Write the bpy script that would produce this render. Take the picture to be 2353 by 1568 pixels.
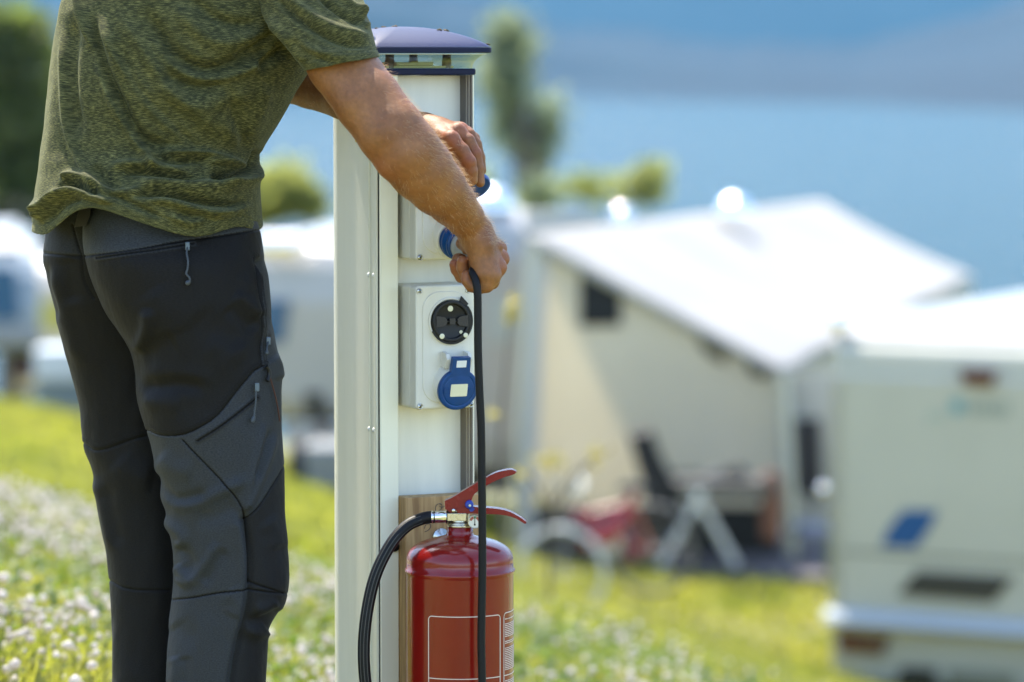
import bpy, bmesh, math, random
import numpy as np
from mathutils import Vector, Matrix, noise

R = math.radians
scene = bpy.context.scene
for o in list(bpy.data.objects):
    bpy.data.objects.remove(o)

# ------------------------------------------------------------------ camera
EYE = 1.28
FOC = 8823.75                    # focal length in picture units (picture 2353 wide)
CX, CY = 1176.5, 784.0
PITCH = math.atan(646.0 / FOC)
CP, SP = math.cos(PITCH), math.sin(PITCH)
cam = bpy.data.cameras.new('camera')
cam.sensor_width = 36.0
cam.lens = 135.0
cam.clip_start = 0.1
cam.clip_end = 30000.0
cam.dof.use_dof = True
cam.dof.focus_distance = 5.56
cam.dof.aperture_fstop = 3.2
cam_o = bpy.data.objects.new('camera', cam)
scene.collection.objects.link(cam_o)
cam_o.location = (0, 0, EYE)
cam_o.rotation_euler = (math.pi / 2 - PITCH, 0, 0)
scene.camera = cam_o

# ------------------------------------------------------------------ light
SUN_AZ = R(-26.5)                # from +Y (away from the camera) towards -X
SUN_EL = R(58)
SUN_DIR = Vector((math.sin(SUN_AZ) * math.cos(SUN_EL), math.cos(SUN_AZ) * math.cos(SUN_EL), math.sin(SUN_EL)))
world = bpy.data.worlds.new('World')
scene.world = world
world.use_nodes = True
wn = world.node_tree
bg = wn.nodes['Background']
sky = wn.nodes.new('ShaderNodeTexSky')
sky.sky_type = 'NISHITA'
sky.sun_disc = False
sky.sun_elevation = SUN_EL
sky.sun_rotation = SUN_AZ
sky.altitude = 400
sky.air_density = 1.0
sky.dust_density = 1.6
sky.ozone_density = 1.2
wn.links.new(sky.outputs['Color'], bg.inputs['Color'])
bg.inputs['Strength'].default_value = 0.15
sl = bpy.data.lights.new('sun', 'SUN')
sl.energy = 3.1
sl.angle = R(0.5)
sl.color = (1.0, 0.92, 0.78)
sun_o = bpy.data.objects.new('sun', sl)
scene.collection.objects.link(sun_o)
sun_o.rotation_euler = (-SUN_DIR).to_track_quat('-Z', 'Y').to_euler()
scene.view_settings.view_transform = 'Standard'
scene.view_settings.look = 'None'
scene.view_settings.exposure = 2.0
scene.view_settings.gamma = 1.0
scene.view_settings.use_curve_mapping = False
try:
    scene.cycles.max_bounces = 8
    scene.cycles.diffuse_bounces = 4
    scene.cycles.transparent_max_bounces = 12
    scene.cycles.volume_bounces = 0
    scene.cycles.use_denoising = True
    scene.cycles.caustics_reflective = False
    scene.cycles.caustics_refractive = False
except Exception:
    pass

# ------------------------------------------------------------------ helpers
rng = np.random.default_rng(7)
col = scene.collection


def ray(px, py):
    a, b = (px - CX) / FOC, -(py - CY) / FOC
    return Vector((a, CP + b * SP, -SP + b * CP))


CAM = Vector((0, 0, EYE))


def P(px, py, D):
    """world point seen at picture point (px, py) on the plane y = D"""
    r = ray(px, py)
    return CAM + r * (D / r.y)


def Pn(px, py, D):
    """vectorised P"""
    px, py, D = np.broadcast_arrays(np.asarray(px, float), np.asarray(py, float), np.asarray(D, float))
    a, b = (px - CX) / FOC, -(py - CY) / FOC
    ry, rz = CP + b * SP, -SP + b * CP
    t = D / ry
    return np.stack([a * t, D, EYE + rz * t], -1)


def proj(v):
    """world -> picture units, vectorised"""
    x, y, z = v[:, 0], v[:, 1], v[:, 2] - EYE
    d = y * CP - z * SP
    u = y * SP + z * CP
    return CX + FOC * x / d, CY - FOC * u / d


def on_plane(px, py, M, axis, val):
    """point in M's local frame where the ray through (px,py) meets local axis = val"""
    Mi = M.inverted()
    o = Mi @ CAM
    d = Mi.to_3x3() @ ray(px, py)
    t = (val - o[axis]) / d[axis]
    return o + d * t


def tag(o, label=None, cat=None, group=None, kind=None):
    if label: o['label'] = label
    if cat: o['category'] = cat
    if group: o['group'] = group
    if kind: o['kind'] = kind
    return o


def empty(name, loc, rz=0.0):
    o = bpy.data.objects.new(name, None)
    o.empty_display_size = 0.05
    col.objects.link(o)
    o.location = loc
    o.rotation_euler = (0, 0, rz)
    return o


def link_mesh(name, me, mats, parent=None):
    o = bpy.data.objects.new(name, me)
    col.objects.link(o)
    if not isinstance(mats, (list, tuple)):
        mats = [mats]
    for m in mats:
        me.materials.append(m)
    if parent is not None:
        o.parent = parent
    return o


def np_mesh(name, V, F, mats, parent=None, smooth=True):
    me = bpy.data.meshes.new(name)
    V = np.asarray(V, np.float32)
    if isinstance(F, np.ndarray):
        n, k = F.shape
        me.vertices.add(len(V)); me.vertices.foreach_set('co', V.ravel())
        me.loops.add(n * k); me.loops.foreach_set('vertex_index', F.astype(np.int32).ravel())
        me.polygons.add(n)
        me.polygons.foreach_set('loop_start', np.arange(0, n * k, k, dtype=np.int32))
        me.update(calc_edges=True)
        me.validate()
    else:
        me.from_pydata(V.tolist(), [], F)
        me.update()
    if smooth:
        me.polygons.foreach_set('use_smooth', np.ones(len(me.polygons), bool))
    return link_mesh(name, me, mats, parent)


class MB:
    """collects solids; build() links them as one mesh object"""
    def __init__(s):
        s.v, s.f, s.m, s.s = [], [], [], []
        s.mat = 0

    def add(s, V, F, smooth=False):
        b = len(s.v)
        s.v += [tuple(p) for p in V]
        for f in F:
            s.f.append([i + b for i in f]); s.m.append(s.mat); s.s.append(smooth)
        return s

    def box(s, a, b, M=None):
        (x0, y0, z0), (x1, y1, z1) = a, b
        V = [Vector(p) for p in ((x0, y0, z0), (x1, y0, z0), (x1, y1, z0), (x0, y1, z0), (x0, y0, z1), (x1, y0, z1), (x1, y1, z1), (x0, y1, z1))]
        if M is not None: V = [M @ p for p in V]
        return s.add(V, [(0, 3, 2, 1), (4, 5, 6, 7), (0, 1, 5, 4), (1, 2, 6, 5), (2, 3, 7, 6), (3, 0, 4, 7)])

    def prism(s, pts, d, smooth=False):
        """polygon (list of Vectors) pushed along vector d, capped"""
        n = len(pts)
        d = Vector(d)
        V = [Vector(p) for p in pts] + [Vector(p) + d for p in pts]
        F = [list(range(n))[::-1], list(range(n, 2 * n))]
        s.add(V, F)
        s.add(V, [(i, (i + 1) % n, n + (i + 1) % n, n + i) for i in range(n)], smooth)
        return s

    def rings(s, rings, cap0=True, cap1=True, smooth=True):
        n = len(rings[0])
        V = [p for r in rings for p in r]
        F = []
        for i in range(len(rings) - 1):
            for j in range(n):
                k = (j + 1) % n
                F.append((i * n + j, i * n + k, (i + 1) * n + k, (i + 1) * n + j))
        s.add(V, F, smooth)
        if cap0: s.add(rings[0], [list(range(n))[::-1]])
        if cap1: s.add(rings[-1], [list(range(n))])
        return s

    def lathe(s, prof, M=None, n=48, cap0=True, cap1=True):
        """profile [(r, h)] about local Z of M"""
        M = M or Matrix()
        rs = [[M @ Vector((max(r, 1e-5) * math.cos(2 * math.pi * j / n), max(r, 1e-5) * math.sin(2 * math.pi * j / n), h)) for j in range(n)] for r, h in prof]
        return s.rings(rs, cap0, cap1)

    def tube(s, pts, r, n=12, cap=True):
        pts = [Vector(p) for p in pts]
        rr = r if isinstance(r, (list, tuple)) else [r] * len(pts)
        up = None
        rs = []
        for i, p in enumerate(pts):
            t = (pts[min(i + 1, len(pts) - 1)] - pts[max(i - 1, 0)]).normalized()
            if up is None:
                up = Vector((0, 0, 1)) if abs(t.z) < 0.9 else Vector((0, 1, 0))
            a = t.cross(up).normalized()
            b = a.cross(t).normalized()
            up = b
            rs.append([p + (a * math.cos(2 * math.pi * j / n) + b * math.sin(2 * math.pi * j / n)) * rr[i] for j in range(n)])
        return s.rings(rs, cap, cap)

    def build(s, name, mats, parent=None, bevel=0, seg=2, auto=False):
        me = bpy.data.meshes.new(name)
        me.from_pydata([tuple(p) for p in s.v], [], s.f)
        me.polygons.foreach_set('material_index', s.m)
        me.polygons.foreach_set('use_smooth', s.s)
        me.update()
        bm = bmesh.new(); bm.from_mesh(me)
        bmesh.ops.recalc_face_normals(bm, faces=bm.faces[:])
        bm.to_mesh(me); bm.free()
        o = link_mesh(name, me, mats, parent)
        if bevel:
            b = o.modifiers.new('bevel', 'BEVEL')
            b.width = bevel; b.segments = seg; b.limit_method = 'ANGLE'; b.angle_limit = R(35)
            b.harden_normals = False
        return o


def spline(pts, n):
    """Catmull-Rom through rows of pts (any width), n samples, chord parametrised"""
    p = np.asarray(pts, float)
    d = np.r_[0, np.cumsum(np.maximum(np.linalg.norm(np.diff(p[:, :2], axis=0), axis=1), 1e-6))]
    t = np.linspace(0, d[-1], n)
    out = np.zeros((n, p.shape[1]))
    m = np.zeros_like(p)
    m[1:-1] = (p[2:] - p[:-2]) / (d[2:] - d[:-2])[:, None]
    m[0] = (p[1] - p[0]) / (d[1] - d[0]); m[-1] = (p[-1] - p[-2]) / (d[-1] - d[-2])
    k = np.clip(np.searchsorted(d, t, 'right') - 1, 0, len(d) - 2)
    h = (d[k + 1] - d[k]); u = (t - d[k]) / h
    h = h[:, None]; u = u[:, None]
    return (2 * u**3 - 3 * u**2 + 1) * p[k] + (u**3 - 2 * u**2 + u) * h * m[k] + (-2 * u**3 + 3 * u**2) * p[k + 1] + (u**3 - u**2) * h * m[k + 1]


def spl3(pts, n):
    """smooth path through Vectors"""
    p = np.array([tuple(q) for q in pts])
    d = np.r_[0, np.cumsum(np.linalg.norm(np.diff(p, axis=0), axis=1))]
    q = np.c_[d, np.zeros(len(d)), p]
    return [Vector(r[2:]) for r in spline(q, n)]


# ------------------------------------------------------------------ materials
def mat(name, color, rough=0.5, metal=0.0, spec=0.5, coat=0.0, var=0.0, vscale=20.0, bump=0.0, bscale=200.0, sss=0.0, sheen=0.0, trans=0.0, drip=0.0):
    m = bpy.data.materials.new(name); m.use_nodes = True
    nt = m.node_tree; b = nt.nodes['Principled BSDF']
    b.inputs['Base Color'].default_value = (*color, 1)
    b.inputs['Roughness'].default_value = rough
    b.inputs['Metallic'].default_value = metal
    b.inputs['Specular IOR Level'].default_value = spec
    if coat: b.inputs['Coat Weight'].default_value = coat; b.inputs['Coat Roughness'].default_value = 0.08
    if sheen: b.inputs['Sheen Weight'].default_value = sheen
    tc = nt.nodes.new('ShaderNodeTexCoord')
    if var:
        n = nt.nodes.new('ShaderNodeTexNoise'); n.inputs['Scale'].default_value = vscale; n.inputs['Detail'].default_value = 5
        if drip:      # dirt washed down the face by rain
            dm = nt.nodes.new('ShaderNodeMapping'); dm.inputs['Scale'].default_value = (1, 1, drip)
            nt.links.new(tc.outputs['Object'], dm.inputs['Vector']); nt.links.new(dm.outputs['Vector'], n.inputs['Vector'])
        else:
            nt.links.new(tc.outputs['Object'], n.inputs['Vector'])
        mp = nt.nodes.new('ShaderNodeMapRange'); mp.inputs['From Min'].default_value = 0.3; mp.inputs['From Max'].default_value = 0.7
        mp.inputs['To Min'].default_value = 1 - var; mp.inputs['To Max'].default_value = 1 + var
        nt.links.new(n.outputs['Fac'], mp.inputs['Value'])
        mx = nt.nodes.new('ShaderNodeMix'); mx.data_type = 'RGBA'; mx.blend_type = 'MULTIPLY'; mx.inputs['Factor'].default_value = 1
        mx.inputs['A'].default_value = (*color, 1)
        nt.links.new(mp.outputs['Result'], mx.inputs['B'])
        nt.links.new(mx.outputs['Result'], b.inputs['Base Color'])
        rr = nt.nodes.new('ShaderNodeMapRange'); rr.inputs['To Min'].default_value = max(0.02, rough * 0.8); rr.inputs['To Max'].default_value = min(1, rough * 1.25)
        nt.links.new(n.outputs['Fac'], rr.inputs['Value']); nt.links.new(rr.outputs['Result'], b.inputs['Roughness'])
    if bump:
        n2 = nt.nodes.new('ShaderNodeTexNoise'); n2.inputs['Scale'].default_value = bscale; n2.inputs['Detail'].default_value = 3
        nt.links.new(tc.outputs['Object'], n2.inputs['Vector'])
        bp = nt.nodes.new('ShaderNodeBump'); bp.inputs['Strength'].default_value = bump; bp.inputs['Distance'].default_value = 0.001
        nt.links.new(n2.outputs['Fac'], bp.inputs['Height']); nt.links.new(bp.outputs['Normal'], b.inputs['Normal'])
    if trans:
        tr = nt.nodes.new('ShaderNodeBsdfTranslucent'); tr.inputs['Color'].default_value = (*color, 1)
        ms = nt.nodes.new('ShaderNodeMixShader'); ms.inputs['Fac'].default_value = trans
        nt.links.new(b.outputs['BSDF'], ms.inputs[1]); nt.links.new(tr.outputs['BSDF'], ms.inputs[2])
        nt.links.new(ms.outputs['Shader'], nt.nodes['Material Output'].inputs['Surface'])
    return m


def leaf_mat(name, c0, c1, trans=0.5, scale=3.0, tcol=None):
    """foliage: two greens mixed by noise plus light passing through the leaf"""
    m = bpy.data.materials.new(name); m.use_nodes = True
    nt = m.node_tree; b = nt.nodes['Principled BSDF']
    g = nt.nodes.new('ShaderNodeNewGeometry')
    n = nt.nodes.new('ShaderNodeTexNoise'); n.inputs['Scale'].default_value = scale; n.inputs['Detail'].default_value = 4
    nt.links.new(g.outputs['Position'], n.inputs['Vector'])
    cr = nt.nodes.new('ShaderNodeValToRGB')
    cr.color_ramp.elements[0].position = 0.35; cr.color_ramp.elements[1].position = 0.68
    cr.color_ramp.elements[0].color = (*c0, 1); cr.color_ramp.elements[1].color = (*c1, 1)
    nt.links.new(n.outputs['Fac'], cr.inputs['Fac'])
    nt.links.new(cr.outputs['Color'], b.inputs['Base Color'])
    b.inputs['Roughness'].default_value = 0.5; b.inputs['Specular IOR Level'].default_value = 0.3
    tr = nt.nodes.new('ShaderNodeBsdfTranslucent')
    mx = nt.nodes.new('ShaderNodeMix'); mx.data_type = 'RGBA'; mx.blend_type = 'MULTIPLY'; mx.inputs['Factor'].default_value = 1
    mx.inputs['B'].default_value = (*(tcol or (2.2, 2.2, 1.0)), 1)
    nt.links.new(cr.outputs['Color'], mx.inputs['A'])
    nt.links.new(mx.outputs['Result'], tr.inputs['Color'])
    ms = nt.nodes.new('ShaderNodeMixShader'); ms.inputs['Fac'].default_value = trans
    nt.links.new(b.outputs['BSDF'], ms.inputs[1]); nt.links.new(tr.outputs['BSDF'], ms.inputs[2])
    nt.links.new(ms.outputs['Shader'], nt.nodes['Material Output'].inputs['Surface'])
    return m


M_white = mat('painted_aluminium', (0.80, 0.775, 0.62), 0.36, spec=0.5, var=0.04, vscale=34, drip=0.07, bump=0.02, bscale=60)
M_panel = mat('white_panel', (0.79, 0.77, 0.66), 0.22, spec=0.5, var=0.06, vscale=36, drip=0.1)
M_bronze = mat('bronze_trim', (0.15, 0.125, 0.10), 0.45, metal=0.0, var=0.08, vscale=30)
M_blackrub = mat('black_rubber', (0.006, 0.006, 0.007), 0.5, spec=0.22, var=0.15, vscale=120, bump=0.05, bscale=400)
M_seam = mat('seam_gasket', (0.008, 0.008, 0.008), 0.6)
M_capblue = mat('cap_paint', (0.008, 0.018, 0.075), 0.48, spec=0.24, coat=0.0, var=0.25, vscale=900, bump=0.35, bscale=1100)
M_navy = mat('navy_plastic', (0.0035, 0.007, 0.034), 0.42, spec=0.2, var=0.1, vscale=60)
M_boxgrey = mat('box_plastic', (0.66, 0.64, 0.56), 0.42, spec=0.45, var=0.06, vscale=40, drip=0.25, bump=0.04, bscale=500)
M_boxside = M_boxgrey
M_black = mat('black_plastic', (0.009, 0.009, 0.009), 0.4, spec=0.3, var=0.1, vscale=90, bump=0.04, bscale=600)
M_blue = mat('socket_blue', (0.002, 0.050, 0.19), 0.36, spec=0.35, var=0.08, vscale=80, bump=0.03, bscale=500)
M_bluelit = mat('lid_blue_lit', (0.004, 0.05, 0.26), 0.35, var=0.08, vscale=80)  # brighter blue for the open lid, its light put into the colour
M_label = mat('cream_label', (0.72, 0.70, 0.52), 0.5, var=0.03, vscale=150)
M_labelw = mat('white_label', (0.72, 0.74, 0.76), 0.5, var=0.03, vscale=150)
M_yellow = mat('yellow_sticker', (0.75, 0.60, 0.03), 0.5, var=0.05, vscale=80)
M_steel = mat('steel', (0.55, 0.55, 0.52), 0.25, metal=1.0, var=0.1, vscale=200)
M_chrome = mat('chrome', (0.75, 0.75, 0.74), 0.09, metal=1.0)
M_brass = mat('nickel_brass', (0.55, 0.50, 0.36), 0.28, metal=1.0, var=0.12, vscale=160)
M_red = mat('extinguisher_red', (0.185, 0.006, 0.004), 0.2, spec=0.4, coat=0.3, var=0.05, vscale=25, bump=0.03, bscale=90)
M_redlev = mat('lever_red', (0.19, 0.008, 0.006), 0.26, spec=0.35, var=0.06, vscale=80, bump=0.05, bscale=250)
M_print = mat('print_white', (0.72, 0.64, 0.58), 0.5)
M_gaugeface = mat('gauge_face', (0.72, 0.70, 0.60), 0.4)
M_gaugered = mat('gauge_red', (0.35, 0.08, 0.04), 0.5)
M_gaugegreen = mat('gauge_green', (0.06, 0.25, 0.10), 0.5)
M_pinblue = mat('pin_blue', (0.005, 0.035, 0.30), 0.4)
M_plug = mat('plug_grey', (0.30, 0.31, 0.31), 0.42, var=0.06, vscale=100, bump=0.04, bscale=500)
M_crumb = mat('seed_husk', (0.10, 0.075, 0.035), 0.8, var=0.5, vscale=300)
M_zip = mat('zip_cord', (0.035, 0.045, 0.055), 0.55, var=0.2, vscale=400)
M_zipm = mat('zip_metal', (0.10, 0.13, 0.16), 0.4, metal=0.6)
M_orange = mat('cord_red', (0.06, 0.018, 0.013), 0.6)


def wood_mat():
    m = bpy.data.materials.new('pine_board'); m.use_nodes = True
    nt = m.node_tree; b = nt.nodes['Principled BSDF']
    tc = nt.nodes.new('ShaderNodeTexCoord')
    mp = nt.nodes.new('ShaderNodeMapping'); mp.inputs['Scale'].default_value = (60, 60, 5)
    nt.links.new(tc.outputs['Object'], mp.inputs['Vector'])
    n = nt.nodes.new('ShaderNodeTexNoise'); n.inputs['Scale'].default_value = 1.6; n.inputs['Detail'].default_value = 6; n.inputs['Distortion'].default_value = 0.8
    nt.links.new(mp.outputs['Vector'], n.inputs['Vector'])
    cr = nt.nodes.new('ShaderNodeValToRGB')
    e = cr.color_ramp.elements
    e[0].position = 0.3; e[0].color = (0.24, 0.13, 0.048, 1); e[1].position = 0.7; e[1].color = (0.54, 0.35, 0.155, 1)
    nt.links.new(n.outputs['Fac'], cr.inputs['Fac']); nt.links.new(cr.outputs['Color'], b.inputs['Base Color'])
    b.inputs['Roughness'].default_value = 0.62
    bp = nt.nodes.new('ShaderNodeBump'); bp.inputs['Strength'].default_value = 0.25; bp.inputs['Distance'].default_value = 0.001
    nt.links.new(n.outputs['Fac'], bp.inputs['Height']); nt.links.new(bp.outputs['Normal'], b.inputs['Normal'])
    return m


M_wood = wood_mat()


def clear_mat():
    m = bpy.data.materials.new('clear_polycarbonate'); m.use_nodes = True
    nt = m.node_tree; nt.nodes.remove(nt.nodes['Principled BSDF'])
    t = nt.nodes.new('ShaderNodeBsdfTransparent'); t.inputs['Color'].default_value = (0.93, 0.95, 0.80, 1)
    g = nt.nodes.new('ShaderNodeBsdfGlossy'); g.inputs['Roughness'].default_value = 0.06
    f = nt.nodes.new('ShaderNodeFresnel'); f.inputs['IOR'].default_value = 1.5
    ms = nt.nodes.new('ShaderNodeMixShader')
    mn = nt.nodes.new('ShaderNodeMath'); mn.operation = 'MINIMUM'; mn.inputs[1].default_value = 0.22
    nt.links.new(f.outputs['Fac'], mn.inputs[0]); nt.links.new(mn.outputs[0], ms.inputs['Fac']); nt.links.new(t.outputs['BSDF'], ms.inputs[1]); nt.links.new(g.outputs['BSDF'], ms.inputs[2])
    nt.links.new(ms.outputs['Shader'], nt.nodes['Material Output'].inputs['Surface'])
    return m


M_clear = clear_mat()


def skin_mat():
    m = bpy.data.materials.new('skin'); m.use_nodes = True
    nt = m.node_tree; b = nt.nodes['Principled BSDF']
    tc = nt.nodes.new('ShaderNodeTexCoord')

    def nz(scale, detail=4, rough=0.55):
        n = nt.nodes.new('ShaderNodeTexNoise'); n.inputs['Scale'].default_value = scale; n.inputs['Detail'].default_value = detail; n.inputs['Roughness'].default_value = rough
        nt.links.new(tc.outputs['Object'], n.inputs['Vector']); return n
    n1, n2, n3 = nz(26, 6, 0.65), nz(150, 6, 0.65), nz(1000, 2)
    cr = nt.nodes.new('ShaderNodeValToRGB'); e = cr.color_ramp.elements
    e[0].position = 0.32; e[0].color = (0.195, 0.072, 0.020, 1); e[1].position = 0.68; e[1].color = (0.295, 0.125, 0.042, 1)
    nt.links.new(n1.outputs['Fac'], cr.inputs['Fac'])
    mx = nt.nodes.new('ShaderNodeMix'); mx.data_type = 'RGBA'; mx.blend_type = 'MULTIPLY'; mx.inputs['Factor'].default_value = 1
    mp = nt.nodes.new('ShaderNodeMapRange'); mp.inputs['From Min'].default_value = 0.3; mp.inputs['From Max'].default_value = 0.7; mp.inputs['To Min'].default_value = 0.80; mp.inputs['To Max'].default_value = 1.16
    nt.links.new(n2.outputs['Fac'], mp.inputs['Value'])
    nt.links.new(cr.outputs['Color'], mx.inputs['A']); nt.links.new(mp.outputs['Result'], mx.inputs['B'])
    at = nt.nodes.new('ShaderNodeAttribute'); at.attribute_name = 'flush'
    mr = nt.nodes.new('ShaderNodeMix'); mr.data_type = 'RGBA'; mr.blend_type = 'MIX'
    mr.inputs['B'].default_value = (0.28, 0.066, 0.032, 1)
    ml = nt.nodes.new('ShaderNodeMath'); ml.operation = 'MULTIPLY'; ml.inputs[1].default_value = 0.75
    nt.links.new(at.outputs['Fac'], ml.inputs[0]); nt.links.new(ml.outputs[0], mr.inputs['Factor'])
    nt.links.new(mx.outputs['Result'], mr.inputs['A'])
    # a few moles and freckles
    vo = nt.nodes.new('ShaderNodeTexVoronoi'); vo.inputs['Scale'].default_value = 46; nt.links.new(tc.outputs['Object'], vo.inputs['Vector'])
    mv = nt.nodes.new('ShaderNodeMapRange'); mv.inputs['From Min'].default_value = 0.05; mv.inputs['From Max'].default_value = 0.085; mv.inputs['To Min'].default_value = 0.45; mv.inputs['To Max'].default_value = 0
    nt.links.new(vo.outputs['Distance'], mv.inputs['Value'])
    mf = nt.nodes.new('ShaderNodeMix'); mf.data_type = 'RGBA'; mf.inputs['B'].default_value = (0.17, 0.065, 0.03, 1)
    nt.links.new(mv.outputs['Result'], mf.inputs['Factor']); nt.links.new(mr.outputs['Result'], mf.inputs['A'])
    nt.links.new(mf.outputs['Result'], b.inputs['Base Color'])
    b.inputs['Roughness'].default_value = 0.46
    b.inputs['Specular IOR Level'].default_value = 0.42
    b.inputs['Subsurface Weight'].default_value = 0.12
    b.inputs['Subsurface Radius'].default_value = (0.009, 0.003, 0.0015)
    b.inputs['Subsurface Scale'].default_value = 1.0
    ad = nt.nodes.new('ShaderNodeMath'); ad.operation = 'MULTIPLY_ADD'; ad.inputs[1].default_value = 0.6
    nt.links.new(n3.outputs['Fac'], ad.inputs[0]); nt.links.new(n2.outputs['Fac'], ad.inputs[2])
    bp = nt.nodes.new('ShaderNodeBump'); bp.inputs['Strength'].default_value = 0.6; bp.inputs['Distance'].default_value = 0.0014
    nt.links.new(ad.outputs[0], bp.inputs['Height']); nt.links.new(bp.outputs['Normal'], b.inputs['Normal'])
    return m


M_skin = skin_mat()
M_hairarm = mat('arm_hair', (0.85, 0.66, 0.44), 0.4, trans=0.5)
M_hair = mat('head_hair', (0.06, 0.035, 0.02), 0.5, var=0.4, vscale=120, bump=0.6, bscale=160)


def shirt_mat():
    m = bpy.data.materials.new('heather_olive_jersey'); m.use_nodes = True
    nt = m.node_tree; b = nt.nodes['Principled BSDF']
    tc = nt.nodes.new('ShaderNodeTexCoord')
    at = nt.nodes.new('ShaderNodeAttribute'); at.attribute_name = 'cloth'   # cloth coordinates: around, down the piece

    def streak(sx, sy, seed, detail=3, sc=1.0):
        mp = nt.nodes.new('ShaderNodeMapping'); mp.inputs['Scale'].default_value = (sx, sy, 1); mp.inputs['Location'].default_value = (seed, seed * 2, seed)
        nt.links.new(at.outputs['Vector'], mp.inputs['Vector'])
        n = nt.nodes.new('ShaderNodeTexNoise'); n.inputs['Scale'].default_value = sc; n.inputs['Detail'].default_value = detail; n.inputs['Roughness'].default_value = 0.6
        nt.links.new(mp.outputs['Vector'], n.inputs['Vector']); return n
    a = streak(120, 1050, 3.1)
    c = streak(60, 90, 9.2, 5)
    ad = nt.nodes.new('ShaderNodeMath'); ad.operation = 'MULTIPLY_ADD'; ad.inputs[1].default_value = 0.18
    nt.links.new(c.outputs['Fac'], ad.inputs[0])
    su = nt.nodes.new('ShaderNodeMath'); su.operation = 'MULTIPLY'; su.inputs[1].default_value = 0.82
    nt.links.new(a.outputs['Fac'], su.inputs[0]); nt.links.new(su.outputs[0], ad.inputs[2])
    cr = nt.nodes.new('ShaderNodeValToRGB'); e = cr.color_ramp.elements
    e[0].position = 0.36; e[0].color = (0.014, 0.017, 0.007, 1)
    e[1].position = 0.66; e[1].color = (0.195, 0.180, 0.062, 1)
    x = e.new(0.5); x.color = (0.047, 0.048, 0.016, 1)
    nt.links.new(ad.outputs[0], cr.inputs['Fac']); nt.links.new(cr.outputs['Color'], b.inputs['Base Color'])
    b.inputs['Roughness'].default_value = 0.85; b.inputs['Specular IOR Level'].default_value = 0.2
    b.inputs['Sheen Weight'].default_value = 0.12; b.inputs['Sheen Roughness'].default_value = 0.4
    b.inputs['Sheen Tint'].default_value = (0.8, 0.85, 0.5, 1)
    bp = nt.nodes.new('ShaderNodeBump'); bp.inputs['Strength'].default_value = 0.25; bp.inputs['Distance'].default_value = 0.001
    nt.links.new(a.outputs['Fac'], bp.inputs['Height']); nt.links.new(bp.outputs['Normal'], b.inputs['Normal'])
    return m


M_shirt = shirt_mat()


def trouser_mat():
    m = bpy.data.materials.new('charcoal_softshell'); m.use_nodes = True
    nt = m.node_tree; b = nt.nodes['Principled BSDF']
    at = nt.nodes.new('ShaderNodeAttribute'); at.attribute_name = 'panel'
    cl = nt.nodes.new('ShaderNodeAttribute'); cl.attribute_name = 'cloth'
    cr = nt.nodes.new('ShaderNodeValToRGB'); e = cr.color_ramp.elements
    e[0].position = 0.0; e[0].color = (0.004, 0.004, 0.004, 1)     # stitching
    e[1].position = 1.0; e[1].color = (0.043, 0.048, 0.055, 1)
    for p, c in ((0.25, (0.0105, 0.0098, 0.0094)), (0.5, (0.0155, 0.0155, 0.0163)), (0.75, (0.030, 0.0325, 0.036))):
        q = e.new(p); q.color = (*c, 1)
    nt.links.new(at.outputs['Fac'], cr.inputs['Fac'])
    mp = nt.nodes.new('ShaderNodeMapping'); mp.inputs['Scale'].default_value = (420, 620, 1)
    nt.links.new(cl.outputs['Vector'], mp.inputs['Vector'])
    n = nt.nodes.new('ShaderNodeTexNoise'); n.inputs['Scale'].default_value = 1.0; n.inputs['Detail'].default_value = 4
    nt.links.new(mp.outputs['Vector'], n.inputs['Vector'])
    mr = nt.nodes.new('ShaderNodeMapRange'); mr.inputs['From Min'].default_value = 0.25; mr.inputs['From Max'].default_value = 0.75; mr.inputs['To Min'].default_value = 0.6; mr.inputs['To Max'].default_value = 1.4
    nt.links.new(n.outputs['Fac'], mr.inputs['Value'])
    mx = nt.nodes.new('ShaderNodeMix'); mx.data_type = 'RGBA'; mx.blend_type = 'MULTIPLY'; mx.inputs['Factor'].default_value = 1
    nt.links.new(cr.outputs['Color'], mx.inputs['A']); nt.links.new(mr.outputs['Result'], mx.inputs['B'])
    nt.links.new(mx.outputs['Result'], b.inputs['Base Color'])
    b.inputs['Roughness'].default_value = 0.6; b.inputs['Specular IOR Level'].default_value = 0.10
    b.inputs['Sheen Weight'].default_value = 0.02; b.inputs['Sheen Roughness'].default_value = 0.35
    b.inputs['Sheen Tint'].default_value = (0.75, 0.85, 1.0, 1)
    bp = nt.nodes.new('ShaderNodeBump'); bp.inputs['Strength'].default_value = 0.18; bp.inputs['Distance'].default_value = 0.0008
    nt.links.new(n.outputs['Fac'], bp.inputs['Height']); nt.links.new(bp.outputs['Normal'], b.inputs['Normal'])
    return m


M_trousers = trouser_mat()
# ================================================================== ground, lake, hills
U_ = np.array([-0.125, -0.054, 0.010, 0.09])
D_ = np.array([0.5, 3.5, 5.7, 7.0, 8.0, 10.0, 12.0, 14.0, 17.0, 20.0, 24.0, 29.0, 34.0, 40.0])
YP = np.array([   # picture row of the ground at those distances, for the four columns
    [9000, 3100, 2060, 1565, 1420, 1290, 1205, 1150, 1090, 1045, 1000, 968, 945, 928],
    [9000, 3400, 2120, 1800, 1640, 1465, 1375, 1305, 1240, 1195, 1150, 1115, 1085, 1062],
    [9000, 3600, 2175, 1860, 1680, 1490, 1420, 1400, 1398, 1400, 1406, 1325, 1230, 1150],
    [9000, 3700, 2210, 2000, 1900, 1770, 1700, 1668, 1640, 1620, 1590, 1345, 1200, 1130]], float)
ZP = EYE - (YP - 138.0) / FOC * D_[None]
ZP[:, 0] = ZP[:, 1] + 0.06


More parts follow.
